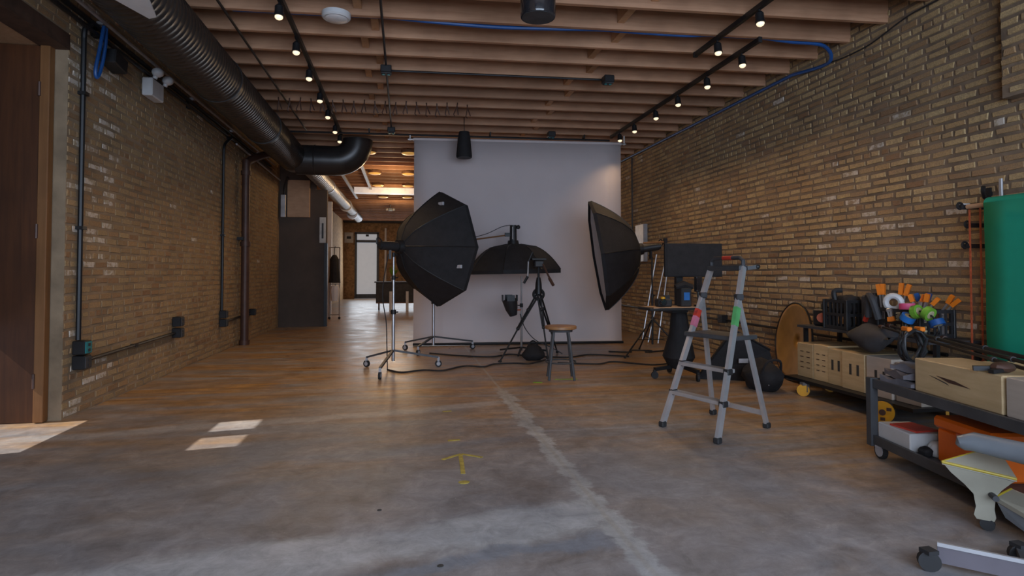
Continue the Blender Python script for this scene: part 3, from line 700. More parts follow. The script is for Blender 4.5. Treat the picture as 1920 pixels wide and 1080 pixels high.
for x in (-0.42, 0.12): B().box((x, 19.86, 0.32), (0.09, 0.05, 0.64)).make('leg', 'white_paint', t, True, smooth=0)
B().box((-0.1, 20.2, 0.26), (1.6, 0.6, 0.03)).box((-0.82, 20.4, 0.13), (0.05, 0.05, 0.26)).box((0.62, 20.4, 0.13), (0.05, 0.05, 0.26)).make('plinth', 'trim_wood', t, True, smooth=0)
t = thing('potted_plant', 'small yellow green plant on the reception counter', 'plant', (-0.35, 20.2, 0.97))
B().rings([(-0.35, 20.2, 0.97), (-0.35, 20.2, 1.12)], [0.07, 0.09], 12).make('pot', 'white_plastic', t, True)
for k in range(14):
    a = k * 2.4; r = 0.12 + 0.05 * (k % 3)
    B().quad([(-0.35, 20.2, 1.1), (-0.35 + r * 0.6 * math.cos(a - 0.3), 20.2 + r * 0.6 * math.sin(a - 0.3), 1.3), (-0.35 + r * math.cos(a), 20.2 + r * math.sin(a), 1.38 + 0.05 * (k % 4)), (-0.35 + r * 0.6 * math.cos(a + 0.3), 20.2 + r * 0.6 * math.sin(a + 0.3), 1.3)]).make('leaf', 'leaf_green', t, True, smooth=0)
# rear ceiling
struct(B().box((1.64, 17.6, 3.66), (6.12, 0.34, 0.16)).make('trim_7', 'skylight_glow', smooth=0), 'white strip light across the rear ceiling')
for x, y0, y1, lab in ((-0.95, 11.9, 17.4, 'pale strut running under the rear ceiling past the elbow'), (-1.50, 12.4, 19.6, 'pale strut under the rear ceiling beside the silver duct')):
    solo('ceiling_strut', B().box((x, (y0 + y1) / 2, 3.69), (0.07, y1 - y0, 0.05)), 'conduit_steel', lab, 'strut', smooth=0)
dp = None
for (x, y) in ((-0.71, 14.67), (0.10, 14.63), (-0.71, 16.69), (0.10, 16.65), (-0.66, 19.21), (0.1, 19.17), (-0.72, 12.15), (0.1, 12.10)):
    if dp is None:
        dp = thing('ceiling_lamp', 'rear ceiling lamp whose amber dome stands for its light scallop', 'ceiling lamp', (x, y, 3.69), 0, 'lamps with light scallops under the rear ceiling')
        B().rings([(0, 0, 0.057), (0, 0, 0.0)], [0.165, 0.17], 24).make('trim_ring', 'deck_wood', dp)
        B().rings([(0, 0, 0.005), (0, 0, -0.015), (0, 0, -0.028), (0, 0, -0.034)], [0.16, 0.14, 0.09, 0.03], 24).make('diffuser', 'scallop_glow', dp)  # amber glow stands in for the light scallop on the joists by the lamp
        B().cyl((0, 0, 0.05), (0, 0, 0.34), 0.05, seg=10).make('junction_can', 'black_metal', dp)
    else: dup(dp, (x, y, 3.69))
for (x, y) in ((-0.3, 14.0), (-0.3, 17.0), (1.8, 15), (-0.3, 20.5)):
    add_light('dome_lamp_glow', 'POINT', (x, y, 3.2), 34, (1.0, 0.66, 0.34), shadow_soft_size=0.15)
t = thing('sprinkler', 'small twin nozzle sprinkler under the rear ceiling', 'sprinkler', (-0.49, 21.9, 3.55))
B().cyl((-0.49, 21.9, 3.6), (-0.49, 21.9, 3.76), 0.02, seg=8).make('drop', 'steel', t, True)
B().box((-0.49, 21.9, 3.58), (0.14, 0.1, 0.1), None, 0.01).make('head', 'blue_grey_enamel', t, True, smooth=0)
for s in (-1, 1): B().sphere((-0.49 + s * 0.12, 21.9, 3.58), 0.05, seg=8).make('nozzle', 'white_plastic', t, True)

# ------------------------------------------------------------------ paper backdrop
p0, p1 = Vector((0.17, 10.36, 0)), Vector((3.86, 10.06, 0)); dv = (p1 - p0); nn = Vector((dv.y, -dv.x, 0)).normalized()
t = thing('paper_backdrop', 'wide pale grey seamless paper backdrop hanging to the floor', 'backdrop', p0)
rows = []
for z, off in ((3.58, 0), (3.0, 0.004), (2.0, 0.0), (1.0, 0.004), (0.25, 0.0), (0.10, 0.01), (0.04, 0.03), (0.012, 0.07)):
    rows.append([p0 + dv * (k / 12) + nn * off + Vector((0, 0, z)) for k in range(13)])
bk = B().shell(rows, closed=False); ob = bk.make('sheet', 'paper_seamless', t, True, smooth=60)
md = ob.modifiers.new('thickness', 'SOLIDIFY'); md.thickness = 0.004
B().cyl(p0 - nn * 0.035 + Vector((0, 0, 3.60)) - dv * 0.005, p1 - nn * 0.035 + Vector((0, 0, 3.60)) + dv * 0.005, 0.032, seg=18).make('roll', 'paper_seamless', t, True)
B().cyl(p0 - nn * 0.035 + Vector((0, 0, 3.60)) - dv * 0.03, p1 - nn * 0.035 + Vector((0, 0, 3.60)) + dv * 0.03, 0.018, seg=10).make('crossbar', 'steel', t, True)
for q, zt in ((p0 - dv * 0.02, 3.668), (p1 + dv * 0.02, 3.748)):
    B().box(q - nn * 0.035 + Vector((0, 0, (3.58 + zt) / 2)), (0.02, 0.03, zt - 3.58)).make('hanger', 'white_paint', t, True, smooth=0)
B().cyl(p0 + nn * 0.11 + Vector((0, 0, 0.025)), p1 + nn * 0.11 + Vector((0, 0, 0.025)), 0.022, seg=10).make('floor_bar', 'black_metal', t, True)

# ------------------------------------------------------------------ lighting stands and softboxes
def frame_of(n, up=(0, 0, 1)):
    n = Vector(n).normalized(); s = n.cross(Vector(up)).normalized(); u = s.cross(n).normalized()
    return n, s, u
def softbox(label, hub, n, depth, rad, sides=8, power=0.62, phase=PI / 2, up=(0, 0, 1), head=0.3, lip=0.05, logo=None, name='softbox', hub_r=0.09):
    n, s, u = frame_of(n, up); hub = Vector(hub)
    t = thing(name, label, 'softbox', hub)
    def ringpts(d, r): return [hub + n * d + s * (r * math.cos(phase + 2 * PI * k / sides)) + u * (r * math.sin(phase + 2 * PI * k / sides)) for k in range(sides)]
    rows = []; K = 9
    for i in range(K + 1):
        q = i / K; rows.append(ringpts(depth * q, hub_r + (rad - hub_r) * q ** power))
    rows.append(ringpts(depth + lip, rad)); rows.append(ringpts(depth + lip, rad - 0.012)); rows.append(ringpts(depth - 0.01, rad - 0.014))
    B().shell(rows).make('shell', 'black_cloth', t, True, smooth=22)
    dif = ringpts(depth + 0.005, rad - 0.016); B().prism(dif, n * 0.006).make('diffuser', 'softbox_white', t, True, smooth=0)
    for k in range(sides):
        B().tube([r[k] for r in rows[:K + 1]], 0.008, 6).make('rib', 'black_metal', t, True)
    B().rings([hub - n * 0.06, hub + n * 0.02], [0.085, 0.10], 20).make('speed_ring', 'black_metal', t, True)
    if logo:
        for (k, q) in logo:
            r = hub_r + (rad - hub_r) * q ** power; a = phase + 2 * PI * (k + 0.5) / sides
            c = hub + n * (depth * q) + (s * math.cos(a) + u * math.sin(a)) * (r * math.cos(PI / sides) + 0.012)
            B().box(c, (0.10, 0.03, 0.045), Matrix((s, n, u)).transposed(), 0.004).make('vent_tab', 'caster_grey', t, True, smooth=0)
    if head:
        h = B().cyl(hub - n * 0.06, hub - n * head, 0.062, 0.058, 16).cyl(hub - n * head, hub - n * (head + 0.03), 0.045, seg=14)
        h.make('light_head', 'black_plastic', t, True)
        B().tube(bez([hub - n * (head - 0.02) + u * 0.05, hub - n * (head + 0.05) + u * 0.10, hub - n * (head + 0.06) + u * 0.02, hub - n * (head - 0.02) - u * 0.04], 5), 0.009, 6).make('handle', 'black_metal', t, True)
        B().box(hub - n * 0.16 - u * 0.10, (0.03, 0.05, 0.14)).make('yoke', 'black_metal', t, True, smooth=0)
    return t
def caster(b, p, r=0.04, ax=(1, 0, 0)):
    p = Vector(p); a = Vector(ax).normalized()
    return b.cyl(p - a * 0.014, p + a * 0.014, r, seg=16)
def rolling_stand(label, c, feet, top, poles, m='steel', legm='cart_steel'):
    c = Vector(c); t = thing('rolling_light_stand', label, 'light stand', (c.x, c.y, 0))
    for f in feet:
        f = Vector(f)
        B().bar((c.x, c.y, 0.24), (f.x, f.y, 0.13), 0.03, 0.025).make('leg', legm, t, True, smooth=0)
        d = (f - c); ax = Vector((-d.y, d.x, 0)).normalized()
        k = caster(B(), (f.x, f.y, 0.045), 0.045, ax).make('caster', 'rubber', t, True)
        wv = Vector(t.location)
        B().cyl(Vector((f.x, f.y, 0.045)) - ax * 0.017, Vector((f.x, f.y, 0.045)) + ax * 0.017, 0.026, seg=12).box((f.x, f.y, 0.105), (0.03, 0.03, 0.06)).make('wheel_hub', 'caster_grey', k, False)
        for o2 in k.children: o2.location = -wv
    z = 0.1
    for (z1, r) in poles:
        B().cyl((c.x, c.y, z), (c.x, c.y, z1), r, seg=12).make('pole', m, t, True)
        B().cyl((c.x, c.y, z1 - 0.04), (c.x, c.y, z1 + 0.02), r * 1.6, seg=12).cyl((c.x, c.y, z1 - 0.01), (c.x + 0.06, c.y - 0.02, z1 - 0.01), 0.01, seg=6).make('collar', 'black_metal', t, True); z = z1
    return t
ns = Vector((0.83, 0.55, -0.02))
softbox('big black octagonal softbox turned away on a silver rolling stand', (-0.04, 7.9, 1.60), ns, 0.62, 0.80, 8, 0.60, head=0.30, logo=[(7, 0.75), (5, 0.8)], name='octagon_softbox')
rolling_stand('silver rolling light stand carrying the big octagonal softbox', (-0.13, 7.86, 0), [(-0.48, 8.07, 0), (-0.27, 7.10, 0), (0.46, 7.9, 0)], 1.5, [(0.75, 0.022), (1.2, 0.017), (1.5, 0.013)])
ST2 = rolling_stand('second rolling light stand with a bronze boom arm behind the octagonal softbox', (0.47, 9.45, 0), [(0.03, 9.7, 0), (0.22, 9.05, 0), (1.12, 9.65, 0)], 1.7, [(0.8, 0.022), (1.4, 0.017), (1.72, 0.013)])
t = ST2
B().cyl((0.2, 9.45, 1.66), (1.67, 9.42, 1.87), 0.012, seg=8).make('boom_arm', 'trim_wood', t, True)
B().box((0.47, 9.42, 1.70), (0.07, 0.07, 0.09)).make('clamp', 'black_metal', t, True, smooth=0)
B().box((1.67, 9.41, 1.875), (0.1, 0.05, 0.06)).make('tip_clamp', 'black_metal', t, True, smooth=0)
solo('boom_cable', B().tube(bez([(0.9, 9.43, 1.78), (1.3, 9.42, 1.88), (1.56, 9.41, 2.0), (1.71, 9.40, 2.03)], 6), 0.006, 6), 'black_plastic', 'thin cable rising along the bronze boom arm', 'cable')
OSB = softbox('wide black softbox facing down over the tripod with a light head on top', (1.755, 9.40, 1.72), (0.02, 0, -1), 0.42, 0.77, 8, 0.42, phase=PI / 8, up=(0, 1, 0), head=0.0, lip=0.06, name='overhead_softbox', hub_r=0.12)
t = OSB
B().cyl((1.755, 9.4, 1.78), (1.755, 9.4, 2.03), 0.06, 0.055, 14).make('light_head', 'black_plastic', t, True)
B().cyl((1.735, 9.34, 1.80), (1.735, 9.34, 2.0), 0.012, seg=8).make('side_rail', 'steel', t, True)
B().sphere((1.835, 9.38, 2.0), 0.035, seg=8).cyl((1.775, 9.4, 1.96), (1.835, 9.38, 2.0), 0.012, seg=6).make('knob', 'black_plastic', t, True)
# right-hand softbox: faces left and a little towards the camera
fwd = Vector((0.1815, 0.983, 0)); rgt = Vector((0.983, -0.1815, 0))
nr = (-rgt * 0.98 + fwd * 0.068 + Vector((0, 0, -0.15)))
softbox('deep black softbox with white front facing left beside the backdrop edge', Vector((3.60, 8.6, 1.62)), nr, 0.62, 0.86, 8, 0.5, head=0.30, logo=[(7, 0.72)], name='deep_softbox')
def tripod_stand(label, c, feet, h, m='black_metal', name='light_stand', hz=0.55):
    c = Vector(c); t = thing(name, label, 'light stand', (c.x, c.y, 0))
    for f in feet:
        lg = B().cyl((c.x, c.y, hz), (f[0], f[1], 0.012), 0.012, seg=8).make('leg', m, t, True)
        B().cyl((c.x, c.y, 0.22), (c.x + (f[0] - c.x) * 0.55, c.y + (f[1] - c.y) * 0.55, hz * 0.45), 0.007, seg=6).make('brace', m, t, True)
        B().sphere((f[0], f[1], 0.015), 0.018, seg=8).make('foot', 'rubber', lg, True)
    B().cyl((c.x, c.y, 0.15), (c.x, c.y, h * 0.6), 0.016, seg=10).make('column', m, t, True)
    B().cyl((c.x, c.y, h * 0.6), (c.x, c.y, h), 0.012, seg=10).make('riser', m, t, True)
    for z in (hz, h * 0.6): B().cyl((c.x, c.y, z - 0.03), (c.x, c.y, z + 0.02), 0.024, seg=10).cyl((c.x, c.y, z), (c.x + 0.05, c.y, z), 0.008, seg=6).make('collar', 'black_plastic', t, True)
    return t
tripod_stand('black light stand carrying the deep softbox', (3.79, 8.56, 0), [(3.2, 8.2, 0), (4.2, 8.3, 0), (3.8, 9.1, 0)], 1.50)
t = thing('bracket_arm', 'brass arm joining the deep softbox head to its stand', 'bracket', (3.8, 8.5, 1.6))
B().cyl((3.62, 8.5, 1.71), (3.96, 8.45, 1.73), 0.016, seg=8).make('arm', 'trim_wood', t, True)
B().box((3.96, 8.45, 1.74), (0.05, 0.05, 0.09)).make('clamp', 'black_metal', t, True, smooth=0)
# C-stand with hanging lamp
c = (1.80, 8.95)
t = thing('c_stand', 'chrome stand with black turtle base behind the tripod', 'light stand', (c[0], c[1], 0))
for a in (0.2, 2.3, 4.4):
    B().bar((c[0], c[1], 0.10), (c[0] + 0.42 * math.cos(a), c[1] + 0.42 * math.sin(a), 0.03), 0.026, 0.026).make('leg', 'black_metal', t, True, smooth=0)
B().cyl((c[0], c[1], 0.05), (c[0], c[1], 0.75), 0.018, seg=10).make('column', 'steel', t, True)
B().cyl((c[0], c[1], 0.75), (c[0], c[1], 1.20), 0.013, seg=10).make('riser', 'steel', t, True)
B().cyl((c[0], c[1], 0.72), (c[0], c[1], 0.78), 0.026, seg=10).cyl((c[0], c[1], 0.75), (c[0] - 0.06, c[1], 0.75), 0.009, seg=6).make('collar', 'black_metal', t, True)
t = thing('fresnel_lamp', 'small black lamp with barn doors clamped low on the chrome stand', 'lamp', (1.64, 8.9, 0.6))
B().rings([(1.60, 8.86, 0.84), (1.63, 8.87, 0.70), (1.66, 8.88, 0.60)], [0.12, 0.095, 0.06], 12).make('housing', 'black_plastic', t, True)
for a in (0, 1.57, 3.14, 4.71):
    x, y = 1.60 + 0.11 * math.cos(a), 8.86 + 0.11 * math.sin(a)
    B().box((x, y, 0.87), (0.12 if abs(math.sin(a)) > 0.5 else 0.012, 0.012 if abs(math.sin(a)) > 0.5 else 0.12, 0.09), Rz(0.0)).make('barn_door', 'black_metal', t, True, smooth=0)
B().cyl((1.66, 8.88, 0.68), (1.80, 8.95, 0.68), 0.012, seg=6).make('bracket', 'orange_chain', t, True)
# camera tripod
ap = Vector((1.96, 8.46, 0.985))
t = thing('camera_tripod', 'tall black camera tripod standing before the backdrop', 'tripod', (ap.x, ap.y, 0))
for f in ((1.33, 8.12), (2.06, 8.30), (2.36, 8.9), ):
    f = Vector((f[0], f[1], 0.02)); m1 = ap.lerp(f, 0.5); dd = (f - ap).normalized(); sd = dd.cross(Vector((0, 0, 1))).normalized()
    lg = B().cyl(ap + sd * 0.03 - Vector((0, 0, 0.03)), ap.lerp(f, 0.55) + sd * 0.015, 0.014, seg=8).cyl(ap - sd * 0.03 - Vector((0, 0, 0.03)), ap.lerp(f, 0.55) - sd * 0.015, 0.014, seg=8).cyl(ap.lerp(f, 0.5), f, 0.012, seg=8).make('leg', 'black_metal', t, True)
    for q in (0.28, 0.55):
        pz = ap.lerp(f, q); B().sphere(pz, 0.028, seg=8).make('leg_lock', 'black_plastic', lg, True)
    B().sphere(f, 0.028, (1, 1, 0.6), 8).make('foot', 'rubber', lg, True)
B().ring(ap - Vector((0, 0, 0.05)), (0.18, 0.98, 0), 0.075, 0.02, 18, 8).make('bowl_ring', 'black_metal', t, True)
B().rings([ap + Vector((0, 0, -0.04)), ap + Vector((0, 0, 0.12)), ap + Vector((0, 0, 0.2))], [0.055, 0.045, 0.03], 14).make('bowl', 'black_metal', t, True)
B().cyl(ap + Vector((0, 0, 0.1)), ap + Vector((0, 0, 0.36)), 0.018, seg=10).make('centre_column', 'black_metal', t, True)
B().box(ap + Vector((0, 0, 0.40)), (0.14, 0.13, 0.10), None, 0.015).make('fluid_head', 'black_plastic', t, True, smooth=0)
B().box(ap + Vector((0, 0, 0.47)), (0.22, 0.12, 0.03), None, 0.005).make('head_plate', 'black_metal', t, True, smooth=0)
B().cyl(ap + Vector((0.05, -0.05, 0.40)), ap + Vector((0.14, -0.3, 0.10)), 0.014, seg=8).cyl(ap + Vector((0.11, -0.22, 0.19)), ap + Vector((0.145, -0.31, 0.09)), 0.022, seg=8).make('pan_handle', 'pipe_brown', t, True)
t = thing('rail_arm', 'small steel arm with two knobs beside the tripod head', 'arm', (1.82, 8.46, 1.3))
B().cyl((1.80, 8.47, 1.18), (1.81, 8.47, 1.42), 0.012, seg=8).make('rod', 'steel', t, True)
B().cyl((1.81, 8.47, 1.42), (1.87, 8.45, 1.56), 0.009, seg=6).cyl((1.74, 8.47, 1.10), (1.80, 8.47, 1.20), 0.02, seg=8).make('clamp', 'black_metal', t, True)
# stool
t = thing('stool', 'round topped wooden stool with grey legs before the tripod', 'stool', (1.84, 6.78, 0))
B().rings([(0, 0, 0.585), (0, 0, 0.592), (0, 0, 0.618), (0, 0, 0.625)], [0.175, 0.19, 0.19, 0.18], 28).make('seat', 'stool_wood', t)
B().rings([(0, 0, 0.555), (0, 0, 0.586)], [0.14, 0.14], 24).make('apron', 'charcoal', t)
for a in (0.6, 2.17, 3.74, 5.31):
    B().cyl((0.12 * math.cos(a), 0.12 * math.sin(a), 0.57), (0.21 * math.cos(a), 0.21 * math.sin(a), 0.0), 0.014, 0.016, 10).make('leg', 'cart_steel', t)
for z, rr_ in ((0.2, 0.178), ): B().ring((0, 0, z), (0, 0, 1), rr_, 0.009, 24, 6).make('foot_ring', 'cart_steel', t)
# sandbag, cables, tape
def lump(b, c, sz, seed, seg=16):
    rr = random.Random(seed); q = bmesh.ops.create_icosphere(b.bm, subdivisions=3, radius=1.0)
    ph = [rr.uniform(0, 6) for _ in range(6)]
    for v in q['verts']:
        d = v.co.normalized(); k = 1 + 0.10 * math.sin(3 * d.x + ph[0]) + 0.09 * math.sin(4 * d.y + ph[1]) + 0.08 * math.sin(5 * d.z + ph[2]) + 0.05 * math.sin(9 * d.x + 7 * d.y + ph[3])
        v.co = Vector((d.x * sz[0] * k, d.y * sz[1] * k, d.z * sz[2] * k)); v.co.z = max(v.co.z, -sz[2] * 0.72)
        v.co += Vector(c) + Vector((0, 0, sz[2] * 0.72))
    return b
t = thing('sandbag', 'black sandbag slumped at the foot of the chrome stand', 'sandbag', (1.84, 8.3, 0))
lump(B(), (0, 0, 0), (0.17, 0.12, 0.12), 3).make('bag', 'black_cloth', t)
B().tube(bez([(-0.09, 0, 0.17), (-0.03, 0, 0.26), (0.03, 0, 0.26), (0.09, 0, 0.16)], 5), 0.012, 6).make('handle', 'black_cloth', t)
def floor_cable(pts, label, r=0.011, m='black_plastic'):
    solo('floor_cable', B().tube(bez([(x, y, r) for x, y in pts], 8), r, 6), m, label, 'cable')
floor_cable([(-0.20, 7.74), (-0.02, 7.5), (0.25, 7.62), (0.5, 7.55), (0.8, 7.85), (1.05, 7.75), (1.22, 7.95), (1.5, 7.97), (1.7, 7.9), (2.0, 8.2)], 'black cable snaking from the rolling stand towards the tripod')
floor_cable([(0.4, 9.2), (0.9, 8.8), (1.3, 8.65), (1.6, 8.85), (1.9, 8.6), (2.4, 8.4), (2.8, 8.6), (3.3, 8.3)], 'black cable along the floor in front of the paper backdrop')
floor_cable([(2.1, 7.9), (2.6, 7.7), (2.9, 7.85), (3.3, 7.5), (3.7, 7.6)], 'black cable between the stool and the monitor cart')
floor_cable([(3.2, 8.9), (3.5, 8.75), (3.6, 8.95), (3.9, 8.85), (3.75, 8.7), (4.3, 8.9)], 'tangled black cable at the foot of the deep softbox stand')
solo('stand_cable', B().tube(bez([(-0.2, 7.86, 1.5), (-0.27, 7.84, 1.0), (-0.22, 7.84, 0.6), (-0.21, 7.80, 0.3), (-0.20, 7.74, 0.015)], 6), 0.007, 6), 'black_plastic', 'thin black cable hanging down the octagonal softbox stand', 'cable')
solo('stand_cable', B().tube(bez([(1.775, 8.922, 0.62), (1.85, 8.915, 0.4), (2.0, 8.85, 0.22), (2.25, 8.8, 0.1), (2.4, 8.75, 0.012)], 6), 0.007, 6), 'black_plastic', 'thin dark cable drooping from the chrome stand', 'cable')
def tape(name, poly, m, label, z=0.0025):
    return solo(name, B().prism([(x, y, 0.0005) for x, y in poly], (0, 0, z)), m, label, 'floor tape', smooth=0)
def strip(x0, y0, x1, y1, w_):
    d = Vector((x1 - x0, y1 - y0)).normalized() * (w_ / 2); return [(x0 - d.y, y0 + d.x), (x0 + d.y, y0 - d.x), (x1 + d.y, y1 - d.x), (x1 - d.y, y1 + d.x)]
t = thing('tape_arrow', 'yellow tape arrow stuck on the floor pointing to the backdrop', 'floor tape', (0.38, 3.9, 0))
for q in (strip(0.37, 3.68, 0.39, 4.06, 0.028), strip(0.26, 3.98, 0.395, 4.08, 0.025), strip(0.53, 3.98, 0.395, 4.08, 0.025)):
    B().prism([(x, y, 0.0005) for x, y in q], (0, 0, 0.0025)).make('strip', 'yellow_tape', t, True, smooth=0)
tape('tape_mark', [(0.36 + 0.035 * math.cos(k * PI / 4), 3.53 + 0.028 * math.sin(k * PI / 4)) for k in range(8)], 'yellow_tape', 'yellow tape dot behind the tape arrow')
tape('tape_mark', strip(0.33, 4.42, 0.42, 4.43, 0.03), 'yellow_tape', 'short yellow tape dash ahead of the tape arrow')
tape('tape_mark', strip(0.35, 5.35, 0.43, 5.36, 0.03), 'yellow_tape', 'tiny yellow tape dash far ahead of the arrow')
tape('tape_mark', strip(1.75, 6.72, 2.02, 6.70, 0.035), 'green_tape', 'lime green tape strip on the floor under the stool')
tape('tape_mark', strip(1.46, 6.58, 1.56, 6.56, 0.05), 'green_tape', 'lime green tape scrap on the floor beside the stool')
tape('floor_plug', [(0.16 + 0.014 * math.cos(k * PI / 5), 2.55 + 0.012 * math.sin(k * PI / 5)) for k in range(10)], 'concrete_dark', 'small dark plug hole in the foreground floor')
tape('floor_plug', [(-0.12 + 0.012 * math.cos(k * PI / 5), 3.2 + 0.010 * math.sin(k * PI / 5)) for k in range(10)], 'concrete_dark', 'small dark speck left of the tape arrow tail')
# ------------------------------------------------------------------ step ladder
FL, FR, BR, BL = Vector((2.08, 4.51, 0)), Vector((2.27, 3.99, 0)), Vector((2.89, 4.32, 0)), Vector((2.70, 4.82, 0))
TL, TR = Vector((2.63, 4.70, 1.30)), Vector((2.67, 4.28, 1.30))
t = thing('step_ladder', 'aluminium platform step ladder with three treads standing open', 'ladder', (2.48, 4.4, 0))
def on(a, b, z): return a.lerp(b, z / b.z)
upv = (FL - BL).normalized()
for f, tp in ((FL, TL), (FR, TR)):
    B().bar(f + Vector((0, 0, 0.02)), on(f, tp, 1.06), 0.028, 0.05, upv).make('front_rail', 'aluminium', t, True, smooth=0)
    B().bar(on(f, tp, 1.0), tp, 0.034, 0.046, upv).make('hand_post', 'aluminium', t, True, smooth=0)
    k = on(f, tp, 1.06); B().box(k, (0.06, 0.06, 0.05), None, 0.008).make('hinge', 'charcoal', t, True, smooth=0)
for f, tp in ((BL, on(FL, TL, 1.04)), (BR, on(FR, TR, 1.04))):
    B().bar(f + Vector((0, 0, 0.02)), tp, 0.024, 0.042, upv).make('back_leg', 'aluminium', t, True, smooth=0)
for f in (FL, FR, BR, BL): B().box(f + Vector((0, 0, 0.022)), (0.055, 0.05, 0.044), Rz(0.45), 0.008).make('foot', 'rubber', t, True, smooth=0)
ang = math.atan2((FR - FL).y, (FR - FL).x)
for z in (0.27, 0.50):
    a, b_ = on(FL, TL, z), on(FR, TR, z); L = (b_ - a).length
    k = B().box((a + b_) / 2 + upv * -0.02, (L, 0.085, 0.03), Rz(ang), 0.004).make('tread', 'aluminium', t, True, smooth=0)
    for q in (a, b_): B().box(q, (0.05, 0.06, 0.045), Rz(ang), 0.006).make('tread_cap', 'black_plastic', k, True, smooth=0)
a, b_ = on(FL, TL, 0.74), on(FR, TR, 0.74)
B().box((a + b_) / 2 - upv * 0.12, ((b_ - a).length + 0.02, 0.30, 0.035), Rz(ang), 0.006).make('platform', 'cart_steel', t, True, smooth=0)
B().box((a + b_) / 2 - upv * 0.14, ((b_ - a).length - 0.06, 0.24, 0.012), Rz(ang)).make('platform_grip', 'aluminium', t, True, smooth=0)
bpts = [BL.lerp(on(FL, TL, 1.04), 0.12), BR.lerp(on(FR, TR, 1.04), 0.12)]
B().bar(bpts[0], bpts[1], 0.02, 0.04).make('back_bar', 'aluminium', t, True, smooth=0)
B().box((TL + TR) / 2 + Vector((0, 0, -0.01)), ((TR - TL).length + 0.02, 0.08, 0.045), Rz(math.atan2((TR - TL).y, (TR - TL).x)), 0.008).make('tool_tray', 'cart_steel', t, True, smooth=0)
hp_ = [TL + Vector((0, 0, 0.0)), TL + Vector((0.0, 0, 0.05)), TL.lerp(TR, 0.1) + Vector((0, 0, 0.075)), TL.lerp(TR, 0.9) + Vector((0, 0, 0.075)), TR + Vector((0, 0, 0.05)), TR]
hb = B().tube(hp_, 0.017, 10).make('hand_rail', 'charcoal', t, True)
B().cyl(TL.lerp(TR, 0.4) + Vector((0, 0, 0.075)), TL.lerp(TR, 0.68) + Vector((0, 0, 0.075)), 0.0185, seg=10).make('red_grip_tape', 'red_plastic', t, True)
B().bar(TR + Vector((0.03, -0.01, -0.01)), TR + Vector((0.10, -0.04, 0.0)), 0.03, 0.03).sphere(TR + Vector((0.10, -0.04, 0.0)), 0.022, seg=8).make('latch', 'black_metal', t, True)
for f, tp, z0, z1, m, nm in ((FL, TL, 0.80, 0.92, 'pink_band', 'pink_tape_band'), (FL, TL, 0.88, 0.94, 'red_plastic', 'red_tape_band'), (FR, TR, 0.84, 0.98, 'green_band', 'green_tape_band')):
    B().bar(on(f, tp, z0), on(f, tp, z1), 0.033, 0.055, upv).make(nm, m, t, True, smooth=0)

# ------------------------------------------------------------------ monitor cart and shelf
cx, cy = 3.27, 6.62
t = thing('monitor_cart', 'black rolling monitor cart with a screen on its post', 'cart', (cx, cy, 0))
for a in (PI + 0.15, -0.05, PI / 2 - 0.1, PI * 1.5 + 0.2):
    e = Vector((cx + 0.34 * math.cos(a), cy + 0.34 * math.sin(a), 0.11))
    B().bar((cx, cy, 0.14), e, 0.05, 0.04).make('leg', 'black_metal', t, True, smooth=0)
    caster(B(), (e.x, e.y, 0.042), 0.042, (math.sin(a), math.cos(a), 0)).box((e.x, e.y, 0.085), (0.03, 0.03, 0.04)).make('caster', 'rubber', t, True)
B().box((cx, cy, 0.8), (0.08, 0.06, 1.30)).make('post', 'black_metal', t, True, smooth=0)
B().rings([(cx, cy, 0.80), (cx, cy - 0.02, 0.55), (cx - 0.02, cy - 0.03, 0.25), (cx, cy, 0.17)], [0.09, 0.12, 0.19, 0.15], 10).make('cable_shroud', 'black_cloth', t, True)
s = B().box((3.41, cy - 0.1, 1.405), (0.71, 0.045, 0.40), Rz(-0.08), 0.006).make('screen', 'black_cloth', t, True, smooth=0)
B().box((3.41, cy - 0.126, 1.405), (0.67, 0.006, 0.365), Rz(-0.08)).make('panel', 'black_cloth', t, True, smooth=0)
B().box((3.33, cy - 0.04, 1.40), (0.24, 0.08, 0.2)).make('screen_mount', 'black_metal', t, True, smooth=0)
B().box((3.12, cy - 0.18, 0.835), (0.74, 0.36, 0.03), Rz(-0.02), 0.004).make('shelf', 'black_metal', t, True, smooth=0)
B().box((3.05, cy - 0.18, 0.853), (0.54, 0.32, 0.012), Rz(0.06)).make('shelf_board', 'plywood', t, True, smooth=0)
B().box((3.2, cy - 0.03, 0.80), (0.2, 0.3, 0.03)).make('shelf_bracket', 'black_metal', t, True, smooth=0)
SZ = 0.86
t = thing('video_camera', 'black camera with a yellow dial lying on the cart shelf', 'camera', (2.98, 6.42, SZ))
B().box((2.98, 6.42, SZ + 0.045), (0.17, 0.12, 0.09), None, 0.012).make('body', 'black_plastic', t, True, smooth=0)
B().cyl((2.94, 6.36, SZ + 0.05), (2.94, 6.31, SZ + 0.05), 0.035, seg=14).make('lens', 'black_gloss', t, True)
B().cyl((2.95, 6.365, SZ + 0.09), (2.95, 6.365, SZ + 0.115), 0.026, seg=12).make('dial', 'yellow_plastic', t, True)
B().box((3.02, 6.42, SZ + 0.11), (0.06, 0.05, 0.04)).make('viewfinder', 'black_plastic', t, True, smooth=0)
t = thing('power_unit', 'black upright unit with a blue panel on the cart shelf', 'power unit', (3.24, 6.42, SZ))
B().box((3.24, 6.42, SZ + 0.11), (0.13, 0.13, 0.22), None, 0.01).make('case', 'black_plastic', t, True, smooth=0)
B().box((3.24, 6.352, SZ + 0.12), (0.07, 0.006, 0.09)).make('panel', 'blue_tape', t, True, smooth=0)
B().rings([(3.12, 6.40, SZ + 0.225), (3.22, 6.40, SZ + 0.255), (3.335, 6.40, SZ + 0.225)], [0.03, 0.05, 0.03], 8).make('cover', 'black_cloth', t, True)
t = thing('field_monitor', 'small black field monitor tilted beside the blue panelled unit', 'monitor', (3.42, 6.42, SZ))
